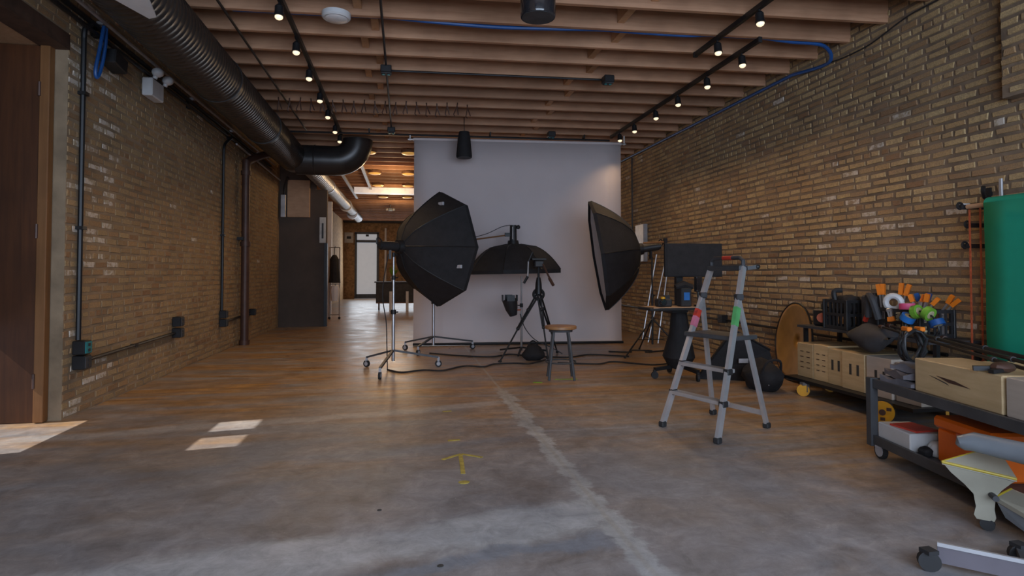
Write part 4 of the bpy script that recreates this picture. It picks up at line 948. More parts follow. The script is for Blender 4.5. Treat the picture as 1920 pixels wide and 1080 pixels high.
B().box((3.42, 6.42, SZ + 0.26), (0.09, 0.05, 0.18), Rz(0.3), 0.006).make('case', 'black_plastic', t, True, smooth=0)
B().box((3.412, 6.393, SZ + 0.26), (0.07, 0.004, 0.14), Rz(0.3)).make('screen', 'black_gloss', t, True, smooth=0)
B().cyl((3.42, 6.42, SZ), (3.42, 6.42, SZ + 0.18), 0.012, seg=8).cyl((3.42, 6.42, SZ), (3.42, 6.42, SZ + 0.015), 0.05, seg=12).make('foot', 'black_metal', t, True)
for i, (x, y, dx, h) in enumerate(((4.30, 9.9, 0.10, 1.45), (4.42, 9.75, 0.14, 1.35), (4.36, 10.3, 0.06, 1.6))):
    solo('leaning_pole', B().cyl((x, y, 0.01), (4.70 - 0.02, y + dx, h), 0.014, seg=8), 'steel', 'chrome pole leaning on the brick wall behind the deep softbox', 'pole', 'chrome poles leaning on the wall')
solo('wall_panel', B().box((RX - 0.05, 11.1, 1.85), (0.09, 0.42, 0.75), None, 0.008), 'conduit_steel', 'grey electrical panel on the brick wall behind the deep softbox', 'electrical panel', smooth=0)
conduit('wall_conduit', [(RX - 0.04, 11.6, 1.4), (RX - 0.04, 11.6, 3.675)], 0.016, 'black_metal', 'thin black conduit up the brick wall beside the backdrop', 'conduit')
wbox(8.05, 0.57, 'black outlet box on the brick wall behind the step ladder', wx=RX - 0.03, sgn=-1)
conduit('wall_conduit', [(RX - 0.035, 4.4, 0.53), (RX - 0.035, 7.98, 0.55)], 0.016, 'black_metal', 'black conduit low on the brick wall near the apple boxes', 'conduit')
conduit('wall_conduit', [(RX - 0.035, 8.12, 0.55), (RX - 0.035, 12.6, 0.55)], 0.016, 'black_metal', 'black conduit low on the brick wall behind the monitor cart', 'conduit')

# ------------------------------------------------------------------ black cases behind the ladder
t = thing('folded_softbox', 'folded black softbox lying against the wall behind the ladder', 'softbox', (3.95, 6.2, 0))
B().prism([(3.42, 6.45, 0.0), (3.70, 6.25, 0.50), (3.80, 6.22, 0.56), (4.14, 6.12, 0.36), (4.22, 6.08, 0.0)], (0.05, 0.10, 0.02)).make('shell', 'black_cloth', t, True, smooth=0)
B().prism([(3.76, 6.30, 0.0), (3.82, 6.29, 0.50), (4.14, 6.19, 0.34), (4.22, 6.15, 0.0)], (0.05, 0.34, 0.0)).make('folded_panel', 'black_cloth', t, True, smooth=0)
B().tube([(3.42, 6.44, 0.02), (3.70, 6.24, 0.51), (3.80, 6.21, 0.57), (4.14, 6.11, 0.37)], 0.012, 6).make('rim', 'black_metal', t, True)
B().box((3.85, 6.185, 0.24), (0.11, 0.012, 0.05), Rz(-0.16)).make('label_patch', 'caster_grey', t, True, smooth=0)
t = thing('kit_bag', 'black nylon kit bag on the floor beside the gold reflector', 'bag', (3.84, 5.72, 0))
lump(B(), (3.80, 5.74, 0), (0.20, 0.20, 0.19), 8).make('bag', 'black_cloth', t, True)
B().tube(bez([(3.68, 5.58, 0.2), (3.72, 5.53, 0.33), (3.86, 5.53, 0.33), (3.90, 5.58, 0.2)], 5), 0.014, 6).make('handle', 'black_cloth', t, True)
B().box((3.80, 5.545, 0.10), (0.14, 0.012, 0.035), Rz(0.05)).make('reflective_tab', 'caster_grey', t, True, smooth=0)

# gold reflector dish leaning on the cart end
t = thing('reflector_dish', 'gold reflector disc with a dark rim standing behind the apple boxes', 'reflector', (4.38, 6.10, 0))
n, s, u = frame_of((-0.97, 0.18, 0.10)); C = Vector((4.45, 6.13, 0.46))
rows = []
for q, d in ((0.02, -0.06), (0.25, -0.055), (0.5, -0.045), (0.75, -0.025), (0.93, -0.006), (1.0, 0.0)):
    rows.append([C + n * d + s * (0.43 * q * math.cos(2 * PI * k / 36)) + u * (0.44 * q * math.sin(2 * PI * k / 36)) for k in range(36)])
ob = B().shell(rows).make('dish', 'gold_fabric', t, True, smooth=60)
md = ob.modifiers.new('thickness', 'SOLIDIFY'); md.thickness = 0.006
B().tube([C + s * (0.435 * math.cos(2 * PI * k / 40)) + u * (0.445 * math.sin(2 * PI * k / 40)) for k in range(41)], 0.011, 6).make('rim', 'black_metal', t, True)

# ------------------------------------------------------------------ apple box cart by the wall
X0, X1, Y0, Y1 = 4.13, 4.68, 4.05, 5.66
t = thing('equipment_cart', 'low black equipment cart with yellow wheels holding apple boxes', 'cart', ((X0 + X1) / 2, (Y0 + Y1) / 2, 0))
B().box(((X0 + X1) / 2 - 0.06, (Y0 + Y1) / 2, 0.150), (X1 - X0 + 0.14, Y1 - Y0, 0.03)).make('lower_deck', 'black_metal', t, True, smooth=0)
B().box(((X0 + X1) / 2 + 0.015, (Y0 + Y1) / 2, 0.685), (X1 - X0 - 0.03, Y1 - Y0, 0.025)).make('upper_deck', 'charcoal', t, True, smooth=0)
for x in (X0 + 0.12, X1 - 0.02):
    for y in (Y0 + 0.02, Y1 - 0.02): B().box((x, y, 0.41), (0.035, 0.035, 0.53)).make('post', 'black_metal', t, True, smooth=0)
for x, y in ((4.0, 5.36), (4.42, 5.50), (4.6, 4.25)):
    k = caster(B(), (x, y, 0.06), 0.06, (0.6, 0.8, 0)).make('caster', 'yellow_plastic', t, True)
    B().box((x + 0.01, y, 0.125), (0.06, 0.05, 0.03)).box((x + 0.03, y - 0.03, 0.085), (0.03, 0.012, 0.08)).make('fork', 'steel', k, True, smooth=0)
WC = Vector((3.95, 4.30, 0.09)); wa = Vector((-0.72, -0.69, 0)).normalized()
B().cyl(WC, WC + wa * 0.03, 0.088, seg=28).make('big_wheel', 'yellow_plastic', t, True)
B().cyl(WC - wa * 0.05, WC, 0.098, seg=28).make('tyre', 'rubber', t, True)
B().cyl(WC + wa * 0.03, WC + wa * 0.042, 0.025, seg=12).make('axle_cap', 'pipe_brown', t, True)
for k in range(3):
    sv, uv = frame_of(wa)[1:]; a_ = k * 2.09 + 0.5
    B().box(WC + wa * 0.0305 + (sv * math.cos(a_) + uv * math.sin(a_)) * 0.055, (0.035, 0.006, 0.026), Matrix((sv, wa, uv)).transposed()).make('wheel_cutout', 'pipe_brown', t, True, smooth=0)
B().bar(WC + Vector((0, 0, 0.0)) - wa * 0.06, (4.2, 4.36, 0.145), 0.05, 0.03).make('axle_arm', 'cart_steel', t, True, smooth=0)
ZB = 0.165
def apple_box(x0, x1, y0, y1, z0, h, m, label, slots=(), group=None, holes=False):
    b = B().box(((x0 + x1) / 2, (y0 + y1) / 2, z0 + h / 2), (x1 - x0, y1 - y0, h), None, 0.004)
    t = thing('apple_box', label, 'wooden box', ((x0 + x1) / 2, (y0 + y1) / 2, z0), 0, group)
    b.make('body', m, t, True, smooth=0)
    for (f, a, b_, z, hh) in slots:      # recessed hand holes on the side face
        B().box((x0 - 0.0005, y0 + (y1 - y0) * (a + b_) / 2, z0 + z), (0.003, (y1 - y0) * (b_ - a), hh), None).make('hand_hole', 'concrete_dark', t, True, smooth=0)
    if holes:
        for r in range(4):
            for c_ in range(2): B().box((x0 - 0.0005, y0 + (y1 - y0) * (0.3 + 0.4 * c_), z0 + 0.10 + r * 0.055), (0.003, (y1 - y0) * 0.2, 0.008)).make('slot', 'pipe_brown', t, True, smooth=0)
    return t
GL = 'apple boxes on the equipment cart'
apple_box(4.13, 4.60, 5.38, 5.62, ZB, 0.35, 'birch', 'tall birch apple box with small slots next to the reflector', holes=True)
apple_box(4.13, 4.60, 5.16, 5.37, ZB, 0.36, 'birch', 'birch apple box with small slots, second from the reflector', holes=True)
apple_box(4.12, 4.60, 4.95, 5.15, ZB, 0.345, 'birch', 'birch apple box with two hand holes, third from the reflector', [(0, 0.2, 0.34, 0.19, 0.1), (0, 0.62, 0.76, 0.19, 0.1)])
apple_box(4.10, 4.62, 4.66, 4.94, ZB, 0.345, 'birch', 'broad birch apple box with two hand holes, fourth from the reflector', [(0, 0.24, 0.34, 0.19, 0.1), (0, 0.56, 0.66, 0.19, 0.1)])
apple_box(4.10, 4.62, 4.36, 4.64, ZB, 0.345, 'birch_pale', 'whitish apple box with two hand holes at the near end of the cart', [(0, 0.24, 0.34, 0.18, 0.1), (0, 0.56, 0.66, 0.18, 0.1)])
apple_box(4.12, 4.66, 4.09, 4.34, ZB, 0.33, 'birch_pale', 'plain whitish apple box next to the near cart post')
# crates and kit on the upper deck
ZU = 0.698
def crate(x, y, sx, sy, h, label, z=ZU, rz=0.0):
    t = thing('milk_crate', label, 'crate', (x, y, z), rz)
    b = B().box((0, 0, 0.006), (sx, sy, 0.012))
    for zz in (0.02, h * 0.5, h - 0.015):
        for s in (-1, 1): b.box((s * sx / 2, 0, zz), (0.012, sy, 0.028)).box((0, s * sy / 2, zz), (sx, 0.012, 0.028))
    b.make('frame', 'black_plastic', t, smooth=0)
    for s in (-1, 1):
        for k in range(6):
            q = -0.5 + (k + 0.5) / 6
            B().box((s * sx / 2, q * sy, h / 2), (0.008, 0.018, h)).make('slat', 'black_plastic', t, smooth=0)
            B().box((q * sx, s * sy / 2, h / 2), (0.018, 0.008, h)).make('slat', 'black_plastic', t, smooth=0)
    for sx_ in (-1, 1):
        for sy_ in (-1, 1): B().box((sx_ * sx / 2, sy_ * sy / 2, h / 2), (0.024, 0.024, h), None, 0.004).make('corner_post', 'black_plastic', t, smooth=0)
    return t
crate(4.34, 5.12, 0.31, 0.31, 0.29, 'black lattice milk crate next to the cart end above the slotted boxes')
crate(4.42, 4.44, 0.34, 0.44, 0.24, 'black lattice crate full of clothespins and clamps')
lump_t = solo('camera_bag', lump(B(), (4.34, 5.12, ZU + 0.16), (0.12, 0.12, 0.10), 12), 'black_cloth', 'black cloth bundle poking out of the milk crate', 'bag')
solo('clamp_handle', B().tube(bez([(4.25, 5.2, ZU + 0.28), (4.24, 5.2, ZU + 0.37), (4.30, 5.16, ZU + 0.38)], 4), 0.025, 8), 'black_plastic', 'curved black grip standing up from the milk crate', 'grip')
t = thing('upright_case', 'upright charcoal case beside the milk crate', 'case', (4.34, 4.84, ZU))
B().box((4.36, 4.84, ZU + 0.17), (0.12, 0.17, 0.34), Rz(0.1), 0.015).make('case', 'charcoal', t, True, smooth=0)
B().box((4.36, 4.84, ZU + 0.35), (0.06, 0.10, 0.03), Rz(0.1), 0.006).make('handle', 'black_plastic', t, True, smooth=0)
t = thing('red_ratchet', 'red handled tool lying against the charcoal case', 'tool', (4.26, 4.78, ZU))
B().bar((4.262, 4.83, ZU + 0.10), (4.262, 4.775, ZU + 0.22), 0.03, 0.03).bar((4.262, 4.775, ZU + 0.22), (4.262, 4.715, ZU + 0.25), 0.03, 0.03).make('handle', 'red_plastic', t, True, smooth=0)
B().bar((4.262, 4.83, ZU), (4.262, 4.83, ZU + 0.12), 0.022, 0.022).make('shaft', 'black_metal', t, True, smooth=0)
t = thing('lamp_unit', 'small black lamp with an amber lens at the cart end', 'lamp', (4.36, 5.48, ZU))
B().box((4.36, 5.48, ZU + 0.09), (0.18, 0.18, 0.18), Rz(0.3), 0.02).make('case', 'black_plastic', t, True, smooth=0)
B().cyl((4.28, 5.42, ZU + 0.09), (4.25, 5.39, ZU + 0.09), 0.05, seg=14).make('lens', 'orange_chain', t, True)
B().tube(bez([(4.30, 5.44, ZU + 0.18), (4.34, 5.48, ZU + 0.24), (4.42, 5.52, ZU + 0.18)], 4), 0.016, 6).make('handle', 'black_metal', t, True)
# draped sandbag
t = thing('saddle_sandbag', 'charcoal saddle sandbag draped over the upper deck edge', 'sandbag', (4.2, 4.72, 0.5))
rows = []
for i in range(13):
    q = i / 12; yv = 4.38 + 0.48 * q; e = math.sin(q * PI) ** 0.6; wv = 0.012 * math.sin(11 * q)
    pr = [(4.236, 0.0), (4.232, 0.05 * e), (4.20, 0.09 * e + wv), (4.15, 0.09 * e + wv), (4.11 - 0.02 * e, 0.05 * e), (4.085 - 0.03 * e, -0.02), (4.085 - 0.03 * e + wv, -0.10 * e), (4.12, -0.15 * e - 0.01), (4.145, -0.10 * e - 0.01), (4.148, -0.03), (4.17, 0.002), (4.21, 0.002)]
    rows.append([(x, yv + 0.01 * math.sin(k * 2.1 + q * 5), ZU + z) for k, (x, z) in enumerate(pr)])
b = B().shell(rows)
for r_ in (rows[0], rows[-1]): b.quad(r_)
b.make('bag', 'charcoal', t, True, smooth=70)
B().tube(bez([(4.18, 4.58, ZU + 0.14), (4.14, 4.60, ZU + 0.30), (4.17, 4.68, ZU + 0.34), (4.2, 4.72, ZU + 0.15)], 5), 0.03, 8).make('strap', 'charcoal', t, True)
# spring clamps
def clamp(p, d, size, label, open_=0.22, m='orange_tip', group='orange tipped spring clamps', foot=None):
    p = Vector(p); d = Vector(d).normalized(); sd = d.cross(Vector((-0.85, -0.5, 0))).normalized()
    t = thing('spring_clamp', label, 'clamp', p, 0, group)
    for s in (-1, 1):
        e = p + d * size + sd * s * size * open_
        B().bar(p + sd * s * 0.012, p.lerp(e, 0.62), 0.022, 0.014, sd).make('arm', 'steel', t, True, smooth=0)
        B().bar(p.lerp(e, 0.6), e, 0.036, 0.034, sd).make('tip', m, t, True, smooth=0)
    B().cyl(p - sd * 0.02, p + sd * 0.02, 0.018, seg=10).make('pivot', 'steel', t, True)
    if foot is not None:
        for s in (-1, 1): B().bar(p + sd * s * 0.012, (p.x + sd.x * s * 0.012, p.y + sd.y * s * 0.012, foot), 0.020, 0.014, sd).make('handle', 'steel', t, True, smooth=0)
    return t
CF = ZU + 0.012
clamp((4.335, 4.690, 0.90), (0.0, 0.12, 1.0), 0.25, 'tall orange tipped spring clamp standing between lattice crate and charcoal case', 0.08, foot=ZU)
clamp((4.42, 4.60, 0.90), (0.05, -0.22, 1.0), 0.26, 'tall orange tipped spring clamp leaning out of the far crate corner', 0.12, foot=CF)
clamp((4.219, 4.50, 0.922), (0.0, -0.25, -1.0), 0.10, 'orange tipped spring clamp hanging down from the crate rim', 0.12)
clamp((4.44, 4.43, 0.90), (0.1, 0.1, 1.0), 0.16, 'short wide open orange tipped clamp in the clothespin crate', 0.35, foot=CF)
clamp((4.45, 4.375, 0.90), (0.1, -0.5, 1.0), 0.17, 'orange tipped clamp leaning over the clothespins', 0.25, foot=CF)
clamp((4.55, 4.30, 0.90), (0.05, -0.9, 1.0), 0.19, 'orange tipped clamp stretched past the clothespins', 0.15, foot=CF)
clamp((4.53, 4.46, 0.90), (0.1, 0.1, 1.0), 0.17, 'dark blue tipped spring clamp among the orange ones', 0.3, 'blue_tube', foot=CF)
solo('tape_roll', B().ring((4.30, 4.54, 0.987), (0.8, 0.5, 0.1), 0.06, 0.026, 20, 8), 'white_plastic', 'white tape roll standing on the clothespins', 'tape roll')
def tape_roll(c, ax, r, w_, m, label):
    c, ax = Vector(c), Vector(ax).normalized()
    t = thing('tape_roll', label, 'tape roll', c - Vector((0, 0, r)))
    n_, s_, u_ = frame_of(ax); rows = []
    for (d, q) in ((-w_ / 2, r * 0.62), (-w_ / 2, r), (w_ / 2, r), (w_ / 2, r * 0.62), (-w_ / 2, r * 0.62)):
        rows.append([c + ax * d + s_ * (q * math.cos(2 * PI * k / 22)) + u_ * (q * math.sin(2 * PI * k / 22)) for k in range(22)])
    B().shell(rows).make('tape', m, t, True)
    B().rings([c - ax * w_ * 0.51, c + ax * w_ * 0.51], r * 0.60, 18).make('core', 'straw', t, True)
tape_roll((4.255, 4.35, 0.964), (0.0, 0.05, 1.0), 0.060, 0.052, 'pink_tape', 'bright pink tape roll lying flat on the crate rim')
AO, AE, AR = Vector((4.172, 4.13, 0.79)), Vector((0.10, -0.995, 0)), 0.145
def arc(deg, r=AR): a_ = math.radians(deg); return AO + AE * (r * math.cos(a_)) + Vector((0, 0, r * math.sin(a_)))
for deg, m, lab in ((145, 'blue_tape', 'blue tape roll strung on the loop below the pink one'), (105, 'lime_tape', 'lime green tape roll strung next to the blue one'), (65, 'lime_tape', 'lime green tape roll strung next to the dark blue one'), (25, 'blue_tube', 'dark blue tape roll at the low end of the loop')):
    a_ = math.radians(deg); tape_roll(arc(deg), AE * math.sin(a_) - Vector((0, 0, math.cos(a_))), 0.056, 0.046, m, lab)
solo('hanging_loop', B().tube(bez([(4.248, 4.38, 0.835), (4.21, 4.35, 0.80)] + [arc(d_) for d_ in (178, 160, 140, 120, 100, 80, 60, 40, 20, 0)] + [(4.21, 4.04, 0.74), (4.24, 4.065, 0.702)], 3), 0.008, 6), 'black_plastic', 'stiff black loop threaded through the strung tape rolls', 'loop')
cp = None
rr = random.Random(4)
for k in range(11):
    spots = [(4.345 + rr.uniform(-0.012, 0.012), 4.30 + 0.07 * j, 0.0) for j in range(5)] if k % 2 == 0 else [(4.315, 4.325, PI / 2), (4.315, 4.435, PI / 2), (4.315, 4.545, PI / 2), (4.372, 4.375, PI / 2), (4.372, 4.49, PI / 2)]
    for (x, y, a_) in spots:
        if cp is None:
            cp = B().box((0, 0, 0), (0.09, 0.012, 0.012)).box((0.03, 0, 0.008), (0.03, 0.013, 0.006)).make('clothespin', 'straw')
            tag(cp, 'wooden clothespin heaped in the lattice crate', 'clothespin', 'clothespins in the lattice crate'); o = cp
        else: o = cp.copy(); COL.objects.link(o)
        o.location = (x, y, CF + 0.006 + 0.0172 * k); o.rotation_euler = (0, 0, a_ + rr.uniform(-0.16, 0.16) * (1 if k % 2 == 0 else 0.4))

# ------------------------------------------------------------------ low cart in the foreground
c0, c1 = Vector((3.16, 3.53, 0)), Vector((2.90, 2.10, 0)); dl = (c1 - c0).normalized(); dw = Vector((-dl.y, dl.x, 0)); L = 1.75; WD = 0.72
ca = math.atan2(dl.y, dl.x)
def cp_(l, w_, z): return c0 + dl * l + dw * w_ + Vector((0, 0, z))
CR = Rz(ca)
t = thing('utility_cart', 'two tier dark steel utility cart with a plywood box on top', 'cart', cp_(L / 2, WD / 2, 0))
for l in (0, L):
    for w_ in (0, WD):
        B().box(cp_(l, w_, 0.305), (0.05, 0.05, 0.46), CR).make('post', 'cart_steel', t, True, smooth=0)
        c = cp_(l + (0.06 if l == 0 else -0.06), w_ + 0.02, 0)
        k = caster(B(), (c.x, c.y, 0.055), 0.055, dw).make('caster', 'rubber', t, True)
        B().cyl(Vector((c.x, c.y, 0.055)) - dw * 0.017, Vector((c.x, c.y, 0.055)) + dw * 0.017, 0.04, seg=14).box((c.x, c.y, 0.09), (0.05, 0.05, 0.03)).make('caster_plate', 'caster_grey', k, True)
for z, nm in ((0.50, 'upper_deck'), (0.12, 'lower_deck')):
    B().box(cp_(L / 2, WD / 2, z), (L, WD, 0.014), CR).make(nm, 'mauve_board' if z > 0.3 else 'cart_steel', t, True, smooth=0)
    for w_ in (0, WD): B().box(cp_(L / 2, w_, z), (L + 0.05, 0.022, 0.06), CR).make('rail', 'cart_steel', t, True, smooth=0)
    for l in (0, L): B().box(cp_(l, WD / 2, z), (0.022, WD, 0.06), CR).make('rail', 'cart_steel', t, True, smooth=0)
ZT = 0.53; ZL = 0.15
def crate_box(l, w_, ll, ww, z, h, m, name, label, cat, lid=None):
    t = thing(name, label, cat, cp_(l, w_, z))
    B().box(cp_(l, w_, z + h / 2), (ll, ww, h), CR, 0.006).make('body', m, t, True, smooth=0)
    if lid: B().box(cp_(l, w_, z + h + 0.006), (ll, ww, 0.014), CR, 0.002).make('lid', lid, t, True, smooth=0)
    return t
ZS = 0.512
t = crate_box(0.66, 0.22, 0.66, 0.30, ZS, 0.205, 'birch', 'plywood_box', 'long birch plywood box with a slit handle on the utility cart', 'wooden box')
B().prism([cp_(0.52, 0.0675, ZS + 0.125), cp_(0.62, 0.0675, ZS + 0.10), cp_(0.78, 0.0675, ZS + 0.095), cp_(0.66, 0.0675, ZS + 0.118)], dw * 0.003).make('handle_slit', 'pipe_brown', t, True, smooth=0)
B().prism([cp_(0.46, 0.0675, ZS + 0.118), cp_(0.52, 0.0675, ZS + 0.110), cp_(0.62, 0.0675, ZS + 0.085), cp_(0.60, 0.0675, ZS + 0.095)], dw * 0.002).make('scuff_mark', 'charcoal', t, True, smooth=0)
crate_box(1.33, 0.22, 0.64, 0.30, ZS, 0.205, 'birch_pale', 'plywood_box', 'whitish plywood box end to end with the birch one', 'wooden box')
crate_box(0.78, 0.56, 0.8, 0.26, ZS, 0.19, 'birch', 'plywood_box', 'birch plywood box hidden behind the slit handled one', 'wooden box')
# folded moving blankets and a hank of cable
for k, (l, w_, sx, sy, z, a) in enumerate(((0.174, 0.175, 0.27, 0.28, ZS, 0.1), (0.172, 0.18, 0.25, 0.26, ZS + 0.045, -0.15), (0.175, 0.2, 0.22, 0.22, ZS + 0.09, 0.25))):
    b = B(); rows = []
    for i in range(9):
        q = i / 8 - 0.5
        rows.append([Vector((q * sx, (j / 4 - 0.5) * sy, 0.02 + 0.012 * math.sin(9 * q + j * 1.7 + k))) for j in range(5)] + [Vector((q * sx, (0.5 - j / 4) * sy, -0.018 + 0.006 * math.sin(7 * q + j))) for j in range(5)])
    M_ = Matrix.Translation(cp_(l, w_, z + 0.024)) @ (CR @ Rz(a)).to_4x4()
    b.shell([[M_ @ p for p in r_] for r_ in rows])
    for r_ in (rows[0], rows[-1]): b.quad([M_ @ p for p in r_])
    solo('folded_blanket', b, 'grey_cloth', ('bottom', 'middle', 'top')[k] + ' grey folded moving blanket of the stack beside the birch box', 'blanket', 'folded blankets on the cart', 50)
b = B(); rr = random.Random(9); pts = []
for i in range(70):
    a = i * 0.62; pts.append(cp_(0.01 + 0.03 * math.sin(i * 0.37), 0.27 + 0.075 * math.cos(a), ZS + 0.24 + 0.11 * math.sin(a)) + Vector((rr.uniform(-0.01, 0.01), rr.uniform(-0.015, 0.015), 0)))
t = thing('cable_hank', 'coiled black cable hank with orange ties on the blankets', 'cable', cp_(0.01, 0.27, ZS + 0.1))
B().tube(pts, 0.011, 6).make('coil', 'black_plastic', t, True, smooth=60)
for w_ in (0.24, 0.33): B().box(cp_(0.01, w_, ZS + 0.355), (0.07, 0.035, 0.03), CR, 0.005).make('tie', 'orange_tip', t, True, smooth=0)
# long poles resting over both carts
for i, (a, b_, r, lab) in enumerate((((4.20, 4.50, 0.790), (3.12, 2.1, 0.742), 0.012, 'longest black boom pole resting across both carts'), ((4.12, 4.50, 0.782), (3.03, 2.15, 0.738), 0.011, 'second black boom pole beside the longest one'), ((4.40, 4.16, 0.7115), (3.55, 2.4, 0.716), 0.014, 'lower black pole lying behind the plywood boxes'))):
    t = thing('boom_pole', lab, 'pole', a)
    a, b_ = Vector(a), Vector(b_)
    B().cyl(a, b_, r, seg=8).make('tube', 'black_metal', t, True)
    B().cyl(a, a.lerp(b_, 0.03), r * 1.5, seg=8).make('end_grip', 'pipe_brown', t, True)
    for q in (0.35, 0.7): B().cyl(a.lerp(b_, q), a.lerp(b_, q + 0.012), r * 1.5, seg=8).make('collar', 'charcoal', t, True)
t = thing('grip_head', 'dark grip head clamp lying on the plywood boxes', 'clamp', (3.24, 2.62, 0.72))
B().sphere((3.15, 2.62, 0.747), 0.05, (1.3, 1, 0.6), 10).make('disc', 'pipe_brown', t, True)
B().bar((3.05, 2.70, 0.733), (3.15, 2.62, 0.742), 0.03, 0.025).bar((3.05, 2.60, 0.730), (3.17, 2.60, 0.742), 0.03, 0.02).make('jaw', 'black_metal', t, True, smooth=0)
# lower tier
ZL2 = 0.128
t = crate_box(0.19, 0.13, 0.32, 0.22, ZL2, 0.115, 'white_plastic', 'parts_box', 'white plastic box with a red sheet on its lid', 'box')
B().box(cp_(0.21, 0.14, ZL2 + 0.12), (0.20, 0.17, 0.012), CR @ Rz(0.2)).make('red_sheet', 'red_plastic', t, True, smooth=0)
t = thing('work_gloves', 'blue and white gloves heaped beside the white box', 'gloves', cp_(0.42, 0.12, ZL2))
lump(B(), cp_(0.416, 0.14, ZL2), (0.06, 0.045, 0.05), 21).make('glove', 'white_plastic', t, True)
lump(B(), cp_(0.418, 0.25, ZL2), (0.06, 0.045, 0.05), 22).make('glove', 'blue_tube', t, True)
lump(B(), cp_(0.42, 0.065, ZL2), (0.035, 0.035, 0.035), 23).make('glove', 'black_cloth', t, True)
t = thing('orange_case', 'orange plastic tool chest with a lid on the lower cart tier', 'tool box', cp_(0.70, 0.2, ZL2))
B().box(cp_(0.70, 0.20, ZL2 + 0.10), (0.40, 0.24, 0.20), CR, 0.012).make('body', 'orange_plastic', t, True, smooth=0)
ld = B().box(cp_(0.70, 0.20, ZL2 + 0.235), (0.43, 0.27, 0.07), CR, 0.015).make('lid', 'orange_plastic', t, True, smooth=0)
B().box(cp_(0.70, 0.066, ZL2 + 0.185), (0.05, 0.014, 0.05), CR, 0.003).make('latch', 'orange_chain', ld, True, smooth=0)
B().box(cp_(0.80, 0.074, ZL2 + 0.06), (0.12, 0.008, 0.06), CR).make('label_plate', 'blue_grey_enamel', t, True, smooth=0)
for k, (l, z) in enumerate(((0.66, 0.0), (0.68, 0.0305))): solo('wood_offcut', B().box(cp_(l, 0.46, ZL2 + 0.25 + z - 0.25 + 0.015), (0.36, 0.12, 0.03), CR @ Rz(0.2 * k)), 'plywood', ('lower', 'upper')[k] + ' plywood offcut lying behind the gloves', 'offcut', smooth=0)
t = thing('spare_case', 'black case standing behind the white plastic box', 'case', cp_(0.4, 0.48, ZL2))
B().box(cp_(0.28, 0.52, ZL2 + 0.13), (0.34, 0.16, 0.26), CR, 0.01).make('body', 'black_plastic', t, True, smooth=0)
B().tube(bez([cp_(0.18, 0.52, ZL2 + 0.26), cp_(0.24, 0.52, ZL2 + 0.31), cp_(0.32, 0.52, ZL2 + 0.31), cp_(0.38, 0.52, ZL2 + 0.26)], 4), 0.01, 6).make('handle', 'black_metal', t, True)

# ------------------------------------------------------------------ cream enamel dolly in the corner
t = thing('camera_dolly', 'cream enamel camera dolly with yellow edged wings and grey push bar', 'dolly', (2.8, 2.35, 0))
B().rings([(2.69, 2.47, 0.40), (2.70, 2.46, 0.415), (2.73, 2.42, 0.43), (2.80, 2.22, 0.425), (2.80, 1.95, 0.42)], [0.012, 0.036, 0.046, 0.05, 0.05], 16).make('push_bar', 'blue_grey_enamel', t, True)
tri = [Vector((2.63, 2.50, 0.320)), Vector((2.93, 2.48, 0.385)), Vector((2.83, 2.30, 0.290))]
B().prism(tri, (0, 0, -0.018)).make('wing', 'cream_enamel', t, True, smooth=0)
for a, b_ in ((0, 1), (0, 2)): B().cyl(tri[a] - Vector((0, 0, 0.006)), tri[b_] - Vector((0, 0, 0.006)), 0.007, seg=8).make('edge_strip', 'yellow_edge', t, True)
PC = Vector((2.80, 2.42, 0)); loop = [tri[a].lerp(tri[(a + 1) % 3], k / 5) for a in range(3) for k in range(5)]; rows = []
for q, z, keep in ((0.94, None, 1.0), (0.80, 0.27, 0.4), (0.50, 0.215, 0.12), (0.30, 0.17, 0.0), (0.25, 0.11, 0.0), (0.30, 0.07, 0.0), (0.24, 0.05, 0.0)):
    rows.append([Vector((PC.x + (p.x - PC.x) * q, PC.y + (p.y - PC.y) * q, (p.z - 0.02) if z is None else z + keep * (p.z - 0.33))) for p in loop])
b = B().shell(rows); b.quad(rows[-1]); b.make('pedestal', 'cream_enamel', t, True, smooth=60)
B().cyl((2.80, 2.40, 0.18), (2.765, 2.345, 0.18), 0.014, seg=8).make('bolt', 'charcoal', t, True)
caster(B(), (2.80, 2.42, 0.03), 0.03, (0.8, 0.6, 0)).make('wheel', 'rubber', t, True)
B().prism([Vector((2.80, 2.38, 0.175)), Vector((2.92, 2.40, 0.20)), Vector((2.90, 2.15, 0.19)), Vector((2.84, 1.95, 0.16)), Vector((2.78, 2.2, 0.15))], (0, 0, -0.02)).make('lower_plate', 'cream_enamel', t, True, smooth=0)
B().cyl((2.80, 2.38, 0.168), (2.92, 2.40, 0.193), 0.010, seg=8).make('edge_strip', 'yellow_edge', t, True)
B().prism([Vector((2.80, 2.37, 0.150)), Vector((2.79, 2.2, 0.128)), Vector((2.83, 1.95, 0.135)), Vector((2.83, 1.95, 0.06)), Vector((2.80, 2.2, 0.05)), Vector((2.81, 2.34, 0.09))], (0.03, 0.03, 0)).make('apron', 'blue_grey_enamel', t, True, smooth=0)
caster(B(), (2.85, 2.0, 0.042), 0.042, (0.8, 0.6, 0)).make('wheel', 'rubber', t, True)
B().box((2.85, 2.02, 0.29), (0.04, 0.04, 0.26)).make('riser', 'blue_grey_enamel', t, True, smooth=0)
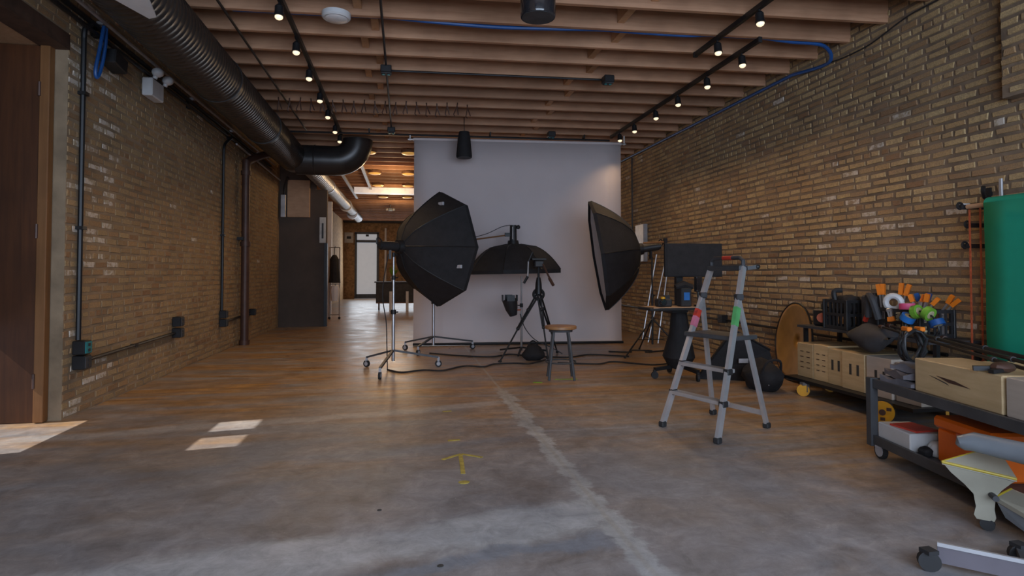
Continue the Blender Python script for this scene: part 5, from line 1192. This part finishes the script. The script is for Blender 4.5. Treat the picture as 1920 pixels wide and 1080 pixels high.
# low platform dolly at the bottom corner
t = thing('platform_dolly', 'low grey board frame with a bright edge and black casters', 'dolly', (2.6, 1.95, 0))
q0, q1 = Vector((2.22, 2.14, 0.10)), Vector((2.60, 1.78, 0.10)); dd = (q1 - q0).normalized(); pw = Vector((-dd.y, dd.x, 0)) * -1
if pw.x < 0: pw = -pw
qe = q0 + dd * 0.9
B().prism([q0 + Vector((0, 0, -0.07)), qe + Vector((0, 0, -0.07)), qe, q0], pw * 0.02).make('side_board', 'mauve_board', t, True, smooth=0)
B().bar(qe + pw * 0.03 - Vector((0, 0, 0.03)), qe + pw * 0.4 - Vector((0, 0, 0.03)), 0.03, 0.03).bar(q0 + dd * 0.3 + pw * 0.03 - Vector((0, 0, 0.04)), q0 + dd * 0.3 + pw * 0.25 - Vector((0, 0, 0.04)), 0.03, 0.03).make('cross_bar', 'cart_steel', t, True, smooth=0)
B().bar(q0 + Vector((0, 0, 0.008)), qe + Vector((0, 0, 0.008)), 0.014, 0.016).make('edge_strip', 'aluminium', t, True, smooth=0)
for q in (q0 - pw * 0.03 - dd * 0.03, qe + pw * 0.1, qe + pw * 0.4, q0 + dd * 0.3 + pw * 0.25):
    caster(B(), (q.x, q.y, 0.042), 0.042, (0.5, 0.8, 0)).box((q.x, q.y, 0.082), (0.05, 0.05, 0.016)).make('caster', 'rubber', t, True)

# ------------------------------------------------------------------ green roll on the wall
GX = 4.50
t = thing('green_backdrop', 'chroma green paper roll hanging from wall brackets by the pier', 'backdrop', (GX, 3.2, 0.4))
B().cyl((GX + 0.02, 2.1, 1.79), (GX + 0.02, 3.84, 1.79), 0.055, seg=24).make('roll', 'green_paper', t, True)
rows = []
for z, off in ((1.80, -0.037), (1.6, -0.036), (1.2, -0.03), (0.8, -0.036), (0.42, -0.03)):
    rows.append([Vector((GX + off + 0.006 * math.sin(k), 2.15 + 1.68 * k / 10, z)) for k in range(11)])
ob = B().shell(rows, closed=False).make('sheet', 'green_paper', t, True, smooth=60)
md = ob.modifiers.new('thickness', 'SOLIDIFY'); md.thickness = 0.003
B().cyl((GX + 0.02, 2.0, 1.79), (GX + 0.02, 4.02, 1.79), 0.02, seg=12).make('core_tube', 'plywood', t, True)
t = thing('roll_bracket', 'three hook wall bracket with orange chains at the green roll end', 'bracket', (4.66, 4.04, 0.5))
B().bar((RX - 0.012, 4.02, 1.35), (RX - 0.012, 4.02, 1.95), 0.05, 0.03, (1, 0, 0)).make('wall_plate', 'black_metal', t, True, smooth=0)
for z, ex in ((1.79, 4.48), (1.64, 4.55), (1.47, 4.52)):
    B().bar((RX, 4.02, z), (ex, 4.05, z), 0.03, 0.035).make('hook_arm', 'black_metal', t, True, smooth=0)
    B().ring((ex, 4.05, z + 0.01), (0, 1, 0), 0.025, 0.01, 14, 6).make('hook', 'black_metal', t, True)
B().bar((4.50, 4.075, 1.815), (4.60, 4.075, 1.815), 0.012, 0.02).make('label_strip', 'white_plastic', t, True, smooth=0)
B().tube(bez([(4.62, 3.96, 1.86), (4.56, 3.92, 1.9), (4.54, 3.9, 1.94)], 4), 0.016, 6).make('spare_hook', 'black_metal', t, True)
B().cyl((4.66, 3.86, 1.82), (4.66, 3.86, 2.0), 0.014, seg=8).make('rod', 'steel', t, True)
for k, (x, y) in enumerate(((4.55, 4.030), (4.62, 4.0))):
    ch = B()
    for i in range(62):
        z = 1.80 - i * 0.021
        if z < 0.52: break
        ch.box((x, y, z), (0.014 if i % 2 else 0.006, 0.006 if i % 2 else 0.014, 0.024))
    ch.make('chain', 'orange_chain', t, True, smooth=0)['kind'] = 'stuff'
    B().cyl((x, y, 0.50), (x, y, 0.54), 0.018, seg=10).make('chain_weight', 'red_plastic', t, True)
